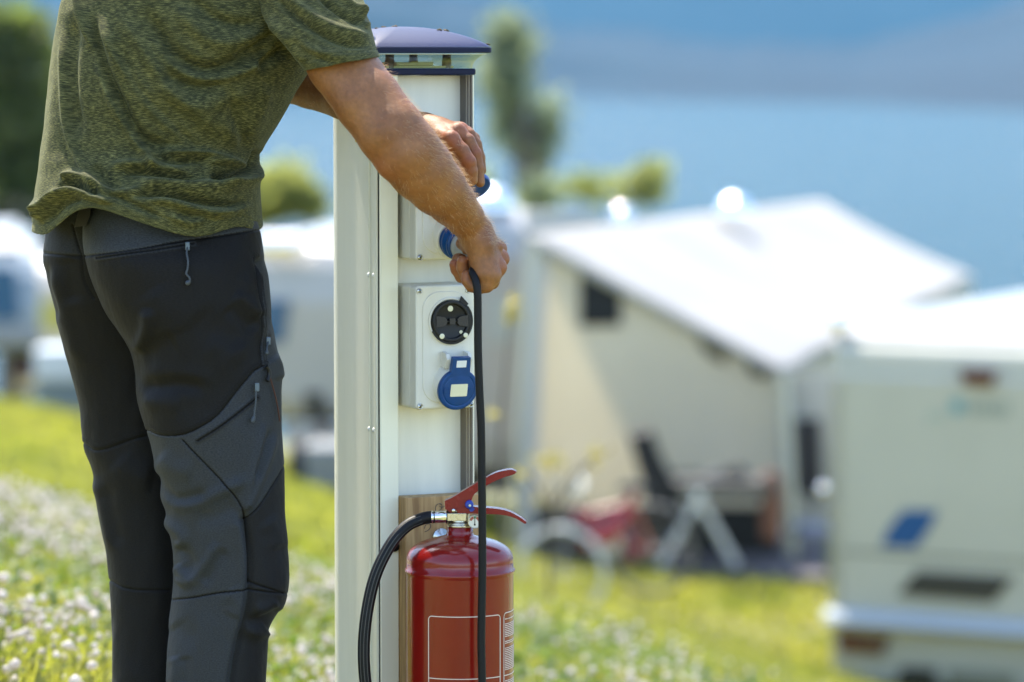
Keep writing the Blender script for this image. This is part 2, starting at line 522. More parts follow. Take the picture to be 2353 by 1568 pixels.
def ground_z(x, D):
    x, D = np.broadcast_arrays(np.asarray(x, float), np.asarray(D, float))
    Dc = np.clip(D, D_[0], D_[-1])
    cols = np.stack([np.interp(Dc, D_, ZP[i]) for i in range(4)], -1)
    u = np.clip(x / np.maximum(D, 0.5), -0.2, 0.16)
    k = np.clip(np.searchsorted(U_, u) - 1, 0, 2)
    t = np.clip((u - U_[k]) / (U_[k + 1] - U_[k]), -0.6, 1.6)
    i = np.indices(k.shape)
    z = np.take_along_axis(cols, k[..., None], -1)[..., 0] * (1 - t) + np.take_along_axis(cols, k[..., None] + 1, -1)[..., 0] * t
    near = np.clip((5.2 - D) / 3, 0, 1)
    z = z * (1 - near) + (-0.17 * x + 0.03 * 0) * near
    far = np.maximum(D - 40, 0)
    return z - 0.10 * far


def smooth_ground():
    ds = np.r_[np.arange(-3, 16, 0.2), np.arange(16, 45, 0.5), np.arange(45, 120, 4), np.arange(120, 460, 20)]
    xs = np.r_[np.linspace(-260, -12, 26)[:-1], np.linspace(-12, 12, 121), np.linspace(12, 260, 26)[1:]]
    X, Dg = np.meshgrid(xs, ds)
    Zg = ground_z(X, Dg)
    for _ in range(6):
        Zp = np.pad(Zg, 1, mode='edge'); Zg = (Zp[:-2, 1:-1] + Zp[2:, 1:-1] + Zp[1:-1, :-2] + Zp[1:-1, 2:] + 2 * Zg) / 6
    return xs, ds, Zg


GX, GD, GZ = smooth_ground()


def gz(x, D):
    """ground height (bilinear on the built grid)"""
    x, D = np.asarray(x, float), np.asarray(D, float)
    i = np.clip(np.searchsorted(GX, x) - 1, 0, len(GX) - 2); j = np.clip(np.searchsorted(GD, D) - 1, 0, len(GD) - 2)
    a = np.clip((x - GX[i]) / (GX[i + 1] - GX[i]), 0, 1); b = np.clip((D - GD[j]) / (GD[j + 1] - GD[j]), 0, 1)
    return (GZ[j, i] * (1 - a) + GZ[j, i + 1] * a) * (1 - b) + (GZ[j + 1, i] * (1 - a) + GZ[j + 1, i + 1] * a) * b


M_ground = leaf_mat('lawn', (0.150, 0.147, 0.038), (0.285, 0.255, 0.078), trans=0.0, scale=1.3)  # brightened lawn colour, backlit glow of the grass put into it
X, Dg = np.meshgrid(GX, GD)
V = np.stack([X, Dg, GZ], -1).reshape(-1, 3)
n_, m_ = GZ.shape
idx = np.arange(n_ * m_).reshape(n_, m_)
F = np.stack([idx[:-1, :-1], idx[:-1, 1:], idx[1:, 1:], idx[1:, :-1]], -1).reshape(-1, 4)
tag(np_mesh('ground', V, F, M_ground), 'grassy slope falling towards the lake', 'ground', kind='structure')

LAKE = -30.0


def water_mat():
    m = bpy.data.materials.new('lake_water'); m.use_nodes = True
    nt = m.node_tree; b = nt.nodes['Principled BSDF']
    b.inputs['Base Color'].default_value = (0.001, 0.034, 0.044, 1)
    b.inputs['Roughness'].default_value = 0.16
    b.inputs['IOR'].default_value = 1.33
    b.inputs['Specular IOR Level'].default_value = 0.14
    tc = nt.nodes.new('ShaderNodeTexCoord')
    mp = nt.nodes.new('ShaderNodeMapping'); mp.inputs['Scale'].default_value = (0.05, 0.22, 1)
    n = nt.nodes.new('ShaderNodeTexNoise'); n.inputs['Scale'].default_value = 1; n.inputs['Detail'].default_value = 6
    nt.links.new(tc.outputs['Object'], mp.inputs['Vector']); nt.links.new(mp.outputs['Vector'], n.inputs['Vector'])
    bp = nt.nodes.new('ShaderNodeBump'); bp.inputs['Strength'].default_value = 1.0; bp.inputs['Distance'].default_value = 1.6
    nt.links.new(n.outputs['Fac'], bp.inputs['Height']); nt.links.new(bp.outputs['Normal'], b.inputs['Normal'])
    return m


M_water = water_mat()
mb = MB(); mb.add([(-3500, 200, LAKE), (3500, 200, LAKE), (3500, 3300, LAKE), (-3500, 3300, LAKE)], [(0, 1, 2, 3)])
tag(mb.build('lake_water', M_water), 'wide blue lake below the campsite', 'lake', kind='structure')


def hill_mat():
    m = bpy.data.materials.new('wooded_hillside'); m.use_nodes = True
    nt = m.node_tree; b = nt.nodes['Principled BSDF']
    tc = nt.nodes.new('ShaderNodeTexCoord')
    n = nt.nodes.new('ShaderNodeTexNoise'); n.inputs['Scale'].default_value = 0.006; n.inputs['Detail'].default_value = 8
    nt.links.new(tc.outputs['Object'], n.inputs['Vector'])
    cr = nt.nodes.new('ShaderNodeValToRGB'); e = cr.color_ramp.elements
    e[0].position = 0.35; e[0].color = (0.002, 0.014, 0.030, 1); e[1].position = 0.7; e[1].color = (0.005, 0.024, 0.042, 1)  # teal-blue woods, distant air put into the colour
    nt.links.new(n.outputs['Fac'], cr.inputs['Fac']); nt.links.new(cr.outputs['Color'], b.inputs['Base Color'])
    b.inputs['Roughness'].default_value = 0.9
    return m


M_hill = hill_mat()


def hills(name, D0, D1, ridge, seed, label):
    """ridge: (picture x, picture y of the skyline seen at D1)"""
    xs = np.linspace(-1500, 3900, 241)
    ry = np.interp(xs, [p[0] for p in ridge], [p[1] for p in ridge])
    r = np.random.default_rng(seed)
    for k, am in ((5, 9), (13, 5), (31, 2.5)):
        ry = ry + am * np.sin(xs / 4200 * 6.28 * k + r.uniform(0, 6))
    rows = []
    D0v = D0 * np.interp(xs, [-1500, 600, 1150, 1600, 2000, 2400, 3900], [1.25, 1.25, 1.22, 0.98, 0.9, 0.78, 0.75]) if D0 < 4000 else D0
    for t in np.linspace(0, 1, 26):
        Dt = D0v + (D1 - D0v) * t
        top = EYE - (ry - 138.0) / FOC * D1
        h = LAKE - 4 + (top - LAKE + 4) * t ** 0.85
        x_ = (xs - CX) / FOC * Dt
        h = h + 14 * np.sin(x_ / 170 + t * 9 + seed) * t * (1 - t) * 2 + 8 * np.sin(x_ / 70 + t * 17) * t * (1 - t) * 2
        rows.append(np.stack([x_, Dt + 0 * x_, h], -1))
    rows.append(np.stack([x_, np.full_like(x_, D1 + 250), np.full_like(x_, LAKE - 4)], -1))
    Vh = np.stack(rows)
    n_, m_ = Vh.shape[:2]
    ix = np.arange(n_ * m_).reshape(n_, m_)
    Fh = np.stack([ix[:-1, :-1], ix[:-1, 1:], ix[1:, 1:], ix[1:, :-1]], -1).reshape(-1, 4)
    tag(np_mesh(name, Vh.reshape(-1, 3), Fh, M_hill), label, 'hills', kind='structure')


hills('hills', 7600, 9000, [(-900, -200), (1176, -160), (1700, -230), (3300, -260)], 8, 'pale mountains behind the lake')
hills('hills', 2900, 3900, [(-900, 90), (0, 40), (500, -30), (900, -60), (1150, 10), (1300, 70), (1500, 88), (1800, 96), (2000, 92), (2150, 70), (2300, 20), (2500, -60), (3300, -150)], 3, 'wooded hills on the far shore')
# ================================================================== campsite behind: awning, caravans, trees, bikes
M_vanwhite = mat('caravan_white', (0.40, 0.39, 0.365), 0.3, coat=0.4, var=0.03, vscale=2)
M_vangrey = mat('caravan_rear', (0.44, 0.43, 0.345), 0.4, var=0.03, vscale=2)
M_glass = mat('tinted_window', (0.012, 0.016, 0.02), 0.08, spec=0.6)
M_glassblue = mat('window_blue', (0.03, 0.10, 0.20), 0.10, spec=0.6)
M_tyre = mat('tyre', (0.015, 0.015, 0.015), 0.8)
M_rim = mat('wheel_rim', (0.45, 0.46, 0.47), 0.3, metal=0.7)
M_graphic = mat('graphic_blue', (0.0, 0.065, 0.20), 0.4)
M_dark = mat('graphic_dark', (0.03, 0.028, 0.02), 0.5)
M_tail = mat('tail_light', (0.085, 0.022, 0.015), 0.3)
M_amber = mat('tail_lens', (0.10, 0.045, 0.03), 0.25)
M_canvas = mat('awning_roof', (0.46, 0.445, 0.415), 0.6, var=0.06, vscale=1.2, trans=0.28)
M_canvaswall = mat('awning_wall', (0.78, 0.72, 0.57), 0.7, var=0.07, vscale=1.5, trans=0.45)
M_metalpole = mat('pole_aluminium', (0.50, 0.53, 0.50), 0.35, metal=0.6)
M_plasticw = mat('white_plastic', (0.62, 0.64, 0.62), 0.4)
M_chairmesh = mat('chair_mesh', (0.010, 0.010, 0.012), 0.7)
M_bikered = mat('bike_red', (0.32, 0.012, 0.025), 0.18, coat=0.6)
M_terra = mat('terracotta', (0.17, 0.075, 0.045), 0.7)
M_mat = mat('ground_mat', (0.10, 0.09, 0.095), 0.9, var=0.2, vscale=4)
M_dome = mat('polished_dome', (0.9, 0.9, 0.9), 0.10, metal=1.0)


def wheel(c, axis, r_, w_, parent, name='wheel'):
    q = Vector(axis).to_track_quat('Z', 'Y').to_matrix().to_4x4()
    Mw = Matrix.Translation(c) @ q
    mb = MB(); mb.lathe([(r_ * 0.62, -w_ / 2), (r_ * 0.93, -w_ / 2), (r_, -w_ * 0.32), (r_, w_ * 0.32), (r_ * 0.93, w_ / 2), (r_ * 0.62, w_ / 2)], Mw, 40, False, False)
    t = mb.build(name, M_tyre, parent)
    mb = MB(); mb.lathe([(r_ * 0.63, -w_ * 0.45), (r_ * 0.55, -w_ * 0.2), (r_ * 0.2, -w_ * 0.3), (0, -w_ * 0.35)], Mw, 32, True, False); mb.lathe([(r_ * 0.63, w_ * 0.45), (r_ * 0.55, w_ * 0.2), (r_ * 0.2, w_ * 0.3), (0, w_ * 0.35)], Mw, 32, True, False)
    mb.build('rim', M_rim, t)
    return t


def vehicle(name, label, cat, px, py_roof, D, W, Ln, rz, profile, mats, group=None):
    """body of constant width: profile (y back from the face seen, z up) pushed across; local origin under the left front corner"""
    c = P(px, py_roof, D)
    zg = float(gz(c.x, D))
    H = c.z - zg
    e = empty(name, (c.x, D, zg), rz)
    tag(e, label, cat, group)
    M = Matrix.Translation((c.x, D, zg)) @ Matrix.Rotation(rz, 4, 'Z')
    return e, M, H


def face_poly(e, M, pts, y, d, name, m, parent=None, axis=1, bevel=0):
    """flat piece on the vehicle's face, outline from the picture onto the plane local y = const"""
    q = [on_plane(x, yy, M, axis, y) for x, yy in pts]
    mb = MB(); mb.prism(q, (0, -d, 0) if axis == 1 else (-d, 0, 0))
    return mb.build(name, m, parent or e, bevel)


# ---------------- white caravan at the right, rear seen in shade
Wc = 2.25
e, M, H = vehicle('caravan', 'white caravan rear with blue slanted emblem and dark slanted vent, at the right edge', 'caravan', 1914, 768, 24.0, Wc, 5.2, R(-27), None, None)
zr = H
zb = on_plane(1920, 1395, M, 1, 0).z; zl = on_plane(1930, 1432, M, 1, -0.1).z; zu = on_plane(1930, 1562, M, 1, 0).z
z_as = on_plane(1925, 836, M, 1, 0).z; z_ap = on_plane(1925, 800, M, 1, 0.0).z
Lc = 5.0
zc_ = lambda yy: on_plane(1925, yy, M, 1, 0).z
prof = [(0.02, zu), (0.0, zl), (0.0, zc_(862)), (0.025, zc_(856)), (0.025, zc_(834)), (0.032, zc_(818)), (0.055, zc_(801)), (0.09, zc_(788)), (0.20, zr + 0.0), (0.36, zr + 0.02), (1.2, zr + 0.03), (Lc - 1.2, zr + 0.03), (Lc - 0.4, zr + 0.0), (Lc - 0.1, zr - 0.25), (Lc, zl), (Lc - 0.1, zu)]
mb = MB(); mb.prism([Vector((0, y, z)) for y, z in prof], (Wc, 0, 0))
body_ = mb.build('body', M_vangrey, e, 0.05, 4)
mb = MB(); mb.prism([Vector((-0.02, y, z)) for y, z in ((0.085, zc_(786)), (0.12, zc_(770)), (0.22, zr + 0.035), (0.37, zr + 0.06), (1.2, zr + 0.075), (Lc - 1.2, zr + 0.075), (Lc - 0.38, zr + 0.05), (Lc - 0.38, zr + 0.0), (Lc - 1.2, zr + 0.02), (1.2, zr + 0.02), (0.37, zr + 0.01), (0.21, zr - 0.02), (0.13, zc_(786)))], (Wc + 0.04, 0, 0))
mb.build('roof', M_vanwhite, e, 0.02, 3)
mb = MB(); mb.prism([Vector((-0.015, y, z)) for y, z in ((-0.003, zb), (-0.10, zb - 0.03), (-0.13, zl), (-0.11, zl - 0.012), (-0.003, zl - 0.015))], (Wc + 0.03, 0, 0))
bm_ = mb.build('bumper', mat('bumper_silver', (0.36, 0.40, 0.42), 0.6), e, 0.012)
face_poly(e, M, [(2078, 1172), (2156, 1174), (2136, 1214), (2104, 1260), (2024, 1256), (2044, 1212)], -0.002, 0.006, 'emblem', M_graphic)
face_poly(e, M, [(2108, 1312), (2330, 1326), (2282, 1384), (2066, 1366)], -0.002, 0.02, 'vent', M_dark)
for x0_ in (0.02, Wc - 0.05):
    mb = MB(); mb.box((x0_, -0.012, zb + 0.02), (x0_ + 0.03, -0.001, zc_(868))); mb.build('corner_trim', M_rim, e)
mb = MB(); mb.box((0.06, -0.006, zc_(1268)), (Wc - 0.06, -0.001, zc_(1264))); mb.build('panel_seam', M_dark, e)
face_poly(e, M, [(2206, 848), (2292, 852), (2280, 888), (2216, 884)], -0.034, 0.02, 'brake_light', M_tail)
face_poly(e, M, [(2186, 918), (2214, 919), (2214, 952), (2186, 950)], -0.002, 0.004, 'badge', mat('badge_teal', (0.12, 0.28, 0.30), 0.4))
for i, x in enumerate((2226, 2246, 2266, 2286, 2306)):
    face_poly(e, M, [(x, 922 + i), (x + 13, 923 + i), (x + 13, 953 + i), (x, 952 + i)], -0.002, 0.004, 'lettering', mat('letter_grey', (0.26, 0.29, 0.24), 0.5))
face_poly(e, M, [(2125, 938), (2160, 938), (2160, 950), (2125, 950)], -0.002, 0.003, 'sticker', mat('sticker_grey', (0.34, 0.38, 0.31), 0.5)) if False else None
face_poly(e, M, [(2132, 948), (2170, 950), (2170, 968), (2132, 966)], -0.002, 0.003, 'sticker', mat('sticker_green', (0.36, 0.40, 0.33), 0.5))
face_poly(e, M, [(1930, 1452), (1978, 1455), (1972, 1500), (1932, 1496)], 0.0, 0.03, 'tail_light', M_tail, None, 1, 0.01)
face_poly(e, M, [(1981, 1456), (2046, 1462), (2028, 1505), (1976, 1500)], 0.0, 0.03, 'tail_light', M_amber, None, 1, 0.01)
face_poly(e, M, [(2075, 1532), (2150, 1536), (2150, 1570), (2060, 1570)], 0.0, 0.02, 'number_recess', M_dark)
face_poly(e, M, [(2180, 1538), (2330, 1548), (2330, 1580), (2180, 1572)], 0.0, 0.02, 'number_plate', mat('plate_shade', (0.20, 0.20, 0.14), 0.5))
for yw in (2.2,):
    for xw in (0.12, Wc - 0.12):
        wheel(Vector((xw, yw, 0.33)), (1, 0, 0), 0.33, 0.2, e)
mb = MB(); mb.box((0.15, 0.4, 0.28), (Wc - 0.15, Lc - 0.3, zu)); mb.build('chassis', M_tyre, e)
for px_, py_, r_ in ((1930, 738, 0.075), (1893, 1124, 0.035)):  # polished balls added to throw sun glints
    q = on_plane(px_, py_, M, 1, 0.08 if py_ < 800 else -0.04)
    mb = MB(); mb.lathe([(r_ * math.cos(t), r_ * math.sin(t)) for t in np.linspace(-1.57, 1.57, 14)], Matrix.Translation(q), 24)
    mb.build('glint_ball', M_dome, e)

# ---------------- big white awning
AW = {}
AW['hl'] = P(1203, 548, 30.0); AW['lr'] = P(1795, 862, 30.0)
AW['hf'] = P(1885, 468, 38.0); AW['lf'] = P(2235, 642, 38.0)
AW['hb'] = P(1160, 505, 31.5)
gx = float(gz(1.0, 31))
org = Vector((AW['hl'].x, 30.0, float(gz(AW['hl'].x, 30.0))))
aw = empty('awning_tent', org)
tag(aw, 'large white awning tent with sloping roof and dark square window', 'awning tent')
A = {k: v - org for k, v in AW.items()}
# roof sheet: near rake, far rake, with slight sag, real thickness
ng = 24
g = np.zeros((ng, ng, 3))
for i in range(ng):
    for j in range(ng):
        a_, b_ = i / (ng - 1), j / (ng - 1)
        n0 = A['hl'] * (1 - a_) + A['lr'] * a_
        f0 = A['hf'] * (1 - a_) + A['lf'] * a_
        p = n0 * (1 - b_) + f0 * b_
        g[i, j] = (p.x, p.y, p.z - 0.05 * min(1, b_ * 4) * math.sin(math.pi * a_) * (0.6 + 0.4 * math.cos(b_ * 18)) - 0.02 * math.sin(b_ * 25) * a_)
idx = np.arange(ng * ng).reshape(ng, ng)
Fr = np.stack([idx[:-1, :-1], idx[1:, :-1], idx[1:, 1:], idx[:-1, 1:]], -1).reshape(-1, 4)
rf = np_mesh('roof', g.reshape(-1, 3), Fr, M_canvas, aw); so = rf.modifiers.new('t', 'SOLIDIFY'); so.thickness = 0.03; so.offset = 1
# hanging valance under the near rake and the low eave
zgn = lambda p: float(gz(p.x + org.x, p.y + org.y)) - org.z
def wall(pts, name, m, d=(0, 0.02, 0), parent=aw):
    mb = MB(); mb.prism(pts, d); return mb.build(name, m, parent)
yo = 0.10
nr = [A['hl'] * (1 - t) + A['lr'] * t for t in np.linspace(0, 1, 9)]
base_l = Vector((A['hl'].x, yo, -0.1)); base_r = Vector((A['lr'].x, yo, zgn(A['lr']) - 0.1))
zg0 = P(1240, 1165, 30.1).z - org.z; zg1 = P(1240, 1300, 30.1).z - org.z
base_l.z = base_r.z = zg0
wall([Vector((p.x, yo, p.z - 0.02)) for p in nr] + [base_r, base_l], 'end_wall', M_canvaswall)
wall([Vector((base_l.x, yo + 0.012, zg1)), Vector((base_r.x, yo + 0.012, zg1)), Vector((base_r.x, yo + 0.012, zg0 - 0.002)), Vector((base_l.x, yo + 0.012, zg0 - 0.002))], 'foot_strip', mat('foot_strip', (0.022, 0.022, 0.017), 0.9, var=0.3, vscale=5))  # dark strip closing the foot of the end wall
# vertical edge panel, paler, next to the caravan
def awp(px, py, y): 
    p = P(px, py, 30.0 + y); return p - org
wall([awp(x, y, 0.08) for x, y in ((1205, 560), (1262, 590), (1246, 800), (1225, 1290), (1190, 1290))], 'edge_panel', mat('awning_panel_grey', (0.62, 0.62, 0.60), 0.7, trans=0.2), (0, 0.015, 0))
wall([awp(x, y, 0.07) for x, y in ((1333, 612), (1427, 662), (1427, 748), (1333, 750))], 'window', mat('window_mesh', (0.008, 0.009, 0.008), 0.8), (0, 0.02, 0))
wall([awp(x, y, 0.07) for x, y in ((1600, 770), (1668, 806), (1668, 838), (1640, 826), (1612, 800))], 'rake_gap', mat('gap_shade', (0.10, 0.085, 0.05), 0.8), (0, 0.02, 0))  # dark panels, the shade of the openings under the roof put into colour
wall([awp(x, y, 0.06) for x, y in ((1712, 828), (1772, 858), (1752, 872), (1724, 858))], 'rake_gap', M_dark, (0, 0.02, 0))
# porch at the right: dark opening, poles
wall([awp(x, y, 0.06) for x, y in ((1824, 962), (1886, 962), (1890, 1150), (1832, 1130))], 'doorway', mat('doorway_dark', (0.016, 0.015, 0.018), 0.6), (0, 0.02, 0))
M_aws = mat('awning_front', (0.55, 0.55, 0.50), 0.7, trans=0.3)
wall([awp(x, y, 0.3) for x, y in ((1796, 866), (1940, 850), (1940, 1195), (1796, 1195))], 'porch_wall', M_aws, (0, 0.02, 0))
fl_, ff_ = A['lr'] + Vector((-0.03, 0.45, -0.02)), A['lf'] + Vector((-0.03, 0, -0.04))
wall([fl_, ff_, ff_ - Vector((0, 0, 1.35)), fl_ - Vector((0, 0, 1.35))], 'front_wall', M_aws, (0.02, 0, 0))
mb = MB(); mb.tube([awp(1800, 860, -0.05), awp(1812, 1090, -0.06), awp(1820, 1320, -0.08)], 0.045, 10); mb.build('pole', M_metalpole, aw)
mb = MB(); mb.tube([A['hl'] + Vector((0, 0.05, -0.012)), A['lr'] + Vector((0, 0.05, -0.012))], 0.018, 8); mb.build('rake_pole', M_metalpole, aw)
mb = MB(); mb.tube([awp(1225, 560, -0.02), awp(1208, 800, -0.02), awp(1180, 1290, -0.02)], 0.035, 8); mb.build('pole', M_metalpole, aw)
# polished domes added on the roof for their sun glints
def dome(px, py, D, r_, parent, o0):
    q = P(px, py, D) - o0
    mb = MB(); mb.lathe([(r_ * math.cos(t), r_ * math.sin(t)) for t in np.linspace(0, 1.57, 12)], Matrix.Translation(q), 28)
    return mb.build('glint_dome', M_dome, parent)
dome(1688, 490, 34.5, 0.16, aw, org); dome(1430, 500, 32.5, 0.10, aw, org)

# ---------------- white caravan behind the pedestal (left neighbour of the awning)
c0 = P(1000, 470, 31.2)
e, M, H = vehicle('caravan', 'white caravan end wall beside the awning, partly behind the pedestal', 'caravan', 985, 492, 31.2, 0.85, 5, R(6), None, None)
W2 = (1213 - 985) / FOC * 31.2
zr = H
mb = MB(); mb.prism([Vector((0, y, z)) for y, z in ((0.05, 0.35), (0.0, 0.6), (0.0, zr - 0.35), (0.08, zr - 0.1), (0.3, zr + 0.02), (2.5, zr + 0.10), (4.6, zr), (4.8, 0.4))], (W2, 0, 0))
mb.build('body', M_vanwhite, e, 0.06, 4)
face_poly(e, M, [(1120, 680), (1190, 682), (1186, 790), (1120, 790)], -0.002, 0.01, 'window', mat('window_pale', (0.42, 0.46, 0.44), 0.2)); face_poly(e, M, [(985, 1120), (1213, 1120), (1213, 1136), (985, 1136)], -0.002, 0.02, 'trim', M_rim)
wheel(Vector((0.1, 2.4, 0.33)), (1, 0, 0), 0.33, 0.2, e); wheel(Vector((W2 - 0.1, 2.4, 0.33)), (1, 0, 0), 0.33, 0.2, e)
mb = MB(); mb.box((0.1, 0.2, 0.2), (W2 - 0.1, 4.5, 0.36)); mb.build('chassis', M_tyre, e)
q = M.inverted() @ P(1133, 478, 31.6)
mb = MB(); mb.lathe([(0.17 * math.cos(t), 0.17 * math.sin(t)) for t in np.linspace(0, 1.57, 12)], Matrix.Translation(q), 28); mb.build('glint_dome', M_dome, e)  # polished dome added for one more sun glint

# ---------------- white motorhome between the man and the pedestal
e, M, H = vehicle('motorhome', 'white motorhome with sunlit roof edge between the man and the pedestal', 'motorhome', 560, 545, 33.0, 2.2, 5.5, R(-24), None, None)
W3 = 1.25
zr = H; zs = on_plane(640, 1000, M, 1, 0).z
mb = MB(); mb.prism([Vector((0, y, z)) for y, z in ((0.1, 0.35), (0.0, 0.55), (0.0, zr - 0.55), (0.05, zr - 0.25), (0.18, zr - 0.06), (0.42, zr - 0.02), (2.5, zr + 0.10), (5.0, zr + 0.05), (5.2, 0.5))], (W3, 0, 0))
mb.build('body', M_vanwhite, e, 0.10, 6)
face_poly(e, M, [(590, 690), (668, 690), (650, 790), (590, 790)], -0.004, 0.02, 'window', M_glassblue)
face_poly(e, M, [(700, 900), (740, 900), (748, 962), (712, 962)], -0.004, 0.02, 'window', M_dark)
mb = MB(); qa = on_plane(690, 968, M, 1, 0); qb = on_plane(690, 1012, M, 1, 0)
mb.box((qa.x - 0.1, -0.12, qb.z), (W3 + 0.02, -0.003, qa.z)); mb.build('bumper', M_vanwhite, e, 0.03)
qa = on_plane(742, 990, M, 1, -0.12)
mb = MB(); mb.box((qa.x - 0.05, -0.135, qa.z - 0.05), (qa.x + 0.05, -0.121, qa.z + 0.05)); mb.build('tail_light', M_tail, e)
wheel(Vector((0.25, 0.75, 0.33)), (1, 0, 0), 0.33, 0.22, e); wheel(Vector((W3 - 0.15, 3.9, 0.33)), (1, 0, 0), 0.33, 0.22, e); wheel(Vector((W3 - 0.15, 0.75, 0.33)), (1, 0, 0), 0.33, 0.22, e); wheel(Vector((0.25, 3.9, 0.33)), (1, 0, 0), 0.33, 0.22, e)
# polished tube added along the roof edge to flare in the sun
q0, q1 = M.inverted() @ P(598, 562, 32.9), M.inverted() @ P(694, 562, 32.7)
mb = MB(); mb.tube([q0, q1], 0.10, 24); mb.build('glint_tube', M_dome, e)

# low white locker beside it
def small(name, label, cat, px, py, D, build, group=None, rz=0.0):
    c = P(px, py, D); z = float(gz(c.x, D))
    o = empty(name, (c.x, D, z), rz); tag(o, label, cat, group); build(o); return o


def b_trailer(o):
    mb = MB(); mb.prism([Vector((-0.45, y, z)) for y, z in ((0, 0.10), (0, 0.42), (0.04, 0.46), (0.45, 0.47), (0.5, 0.10))], (0.9, 0, 0)); mb.build('body', mat('trailer_grey', (0.20, 0.21, 0.20), 0.4), o, 0.04, 3)
    mb = MB(); mb.box((-0.42, 0.05, 0.05), (0.42, 0.45, 0.098)); mb.build('chassis', M_tyre, o)
    for s in (-1, 1): wheel(Vector((s * 0.5, 0.25, 0.25)), (1, 0, 0), 0.25, 0.16, o)
small('trailer', 'low grey white trailer at the foot of the motorhome, left of the pedestal', 'trailer', 838, 1100, 29.0, b_trailer)

# ---------------- far left: rounded white camper van with blue window
e, M, H = vehicle('camper_van', 'rounded white camper van with blue window at the far left edge', 'camper van', -140, 580, 38.0, 2.0, 4.6, R(8), None, None)
W4 = (88 + 140) / FOC * 38.0
zr = H
mb = MB(); mb.prism([Vector((0, y, z)) for y, z in ((0.08, 0.3), (0.0, 0.5), (0.0, zr - 0.6), (0.10, zr - 0.25), (0.28, zr - 0.06), (0.6, zr + 0.06), (2.5, zr + 0.14), (4.2, zr), (4.5, 0.4))], (W4, 0, 0))
mb.build('body', mat('camper_paint', (0.27, 0.31, 0.32), 0.3, coat=0.4), e, 0.16, 6)
mb = MB(); mb.prism([Vector((0.12, y, z)) for y, z in ((0.30, zr + 0.0), (0.62, zr + 0.12), (2.5, zr + 0.22), (4.0, zr + 0.1), (4.0, zr - 0.02), (2.5, zr + 0.08), (0.6, zr + 0.0))], (W4 - 0.3, 0, 0)); mb.build('roof', M_vanwhite, e, 0.05, 4)
face_poly(e, M, [(-90, 615), (36, 615), (46, 735), (-90, 735)], -0.004, 0.02, 'window', M_glassblue, None, 1, 0.01)
face_poly(e, M, [(46, 830), (72, 830), (72, 872), (40, 872)], -0.004, 0.03, 'tail_light', M_tail)
mb = MB(); mb.box((-0.02, -0.10, 0.38), (W4 + 0.02, -0.003, 0.58)); mb.build('bumper', mat('bumper_grey', (0.25, 0.26, 0.26), 0.5), e, 0.03)
for x_ in (0.15, W4 - 0.15):
    for y_ in (0.8, 3.7): wheel(Vector((x_, y_, 0.32)), (1, 0, 0), 0.32, 0.2, e)


def b_box(o):
    mb = MB(); mb.box((-0.30, 0, 0.32), (0.34, 0.6, 0.62)); mb.build('lid', mat('cool_box_white', (0.55, 0.60, 0.64), 0.4), o, 0.03)
    mb = MB(); mb.box((-0.28, 0.02, 0.0), (0.32, 0.58, 0.318)); mb.build('body', mat('cool_box_grey', (0.16, 0.20, 0.20), 0.5), o, 0.02)
small('cool_box', 'pale blue grey cool box on the lawn between camper van and trousers', 'cool box', 150, 925, 36.0, b_box)
e, M, H = vehicle('caravan', 'low cream caravan roof behind the camper van, left of the t-shirt hem', 'caravan', 30, 600, 46.0, 2, 4, R(-14), None, None)
W5 = (230 - 30) / FOC * 46
mb = MB(); mb.prism([Vector((0, y, z)) for y, z in ((0.1, 0.35), (0.0, 0.6), (0.0, H - 0.3), (0.15, H - 0.08), (0.4, H), (3.6, H + 0.05), (4.0, 0.4))], (W5, 0, 0)); mb.build('body', mat('cream_van', (0.55, 0.50, 0.44), 0.5), e, 0.08, 4)
face_poly(e, M, [(95, 690), (180, 690), (180, 760), (95, 760)], -0.004, 0.02, 'window', mat('pale_yellow', (0.45, 0.42, 0.12), 0.4))
wheel(Vector((0.2, 1.8, 0.32)), (1, 0, 0), 0.32, 0.2, e); wheel(Vector((W5 - 0.2, 1.8, 0.32)), (1, 0, 0), 0.32, 0.2, e)

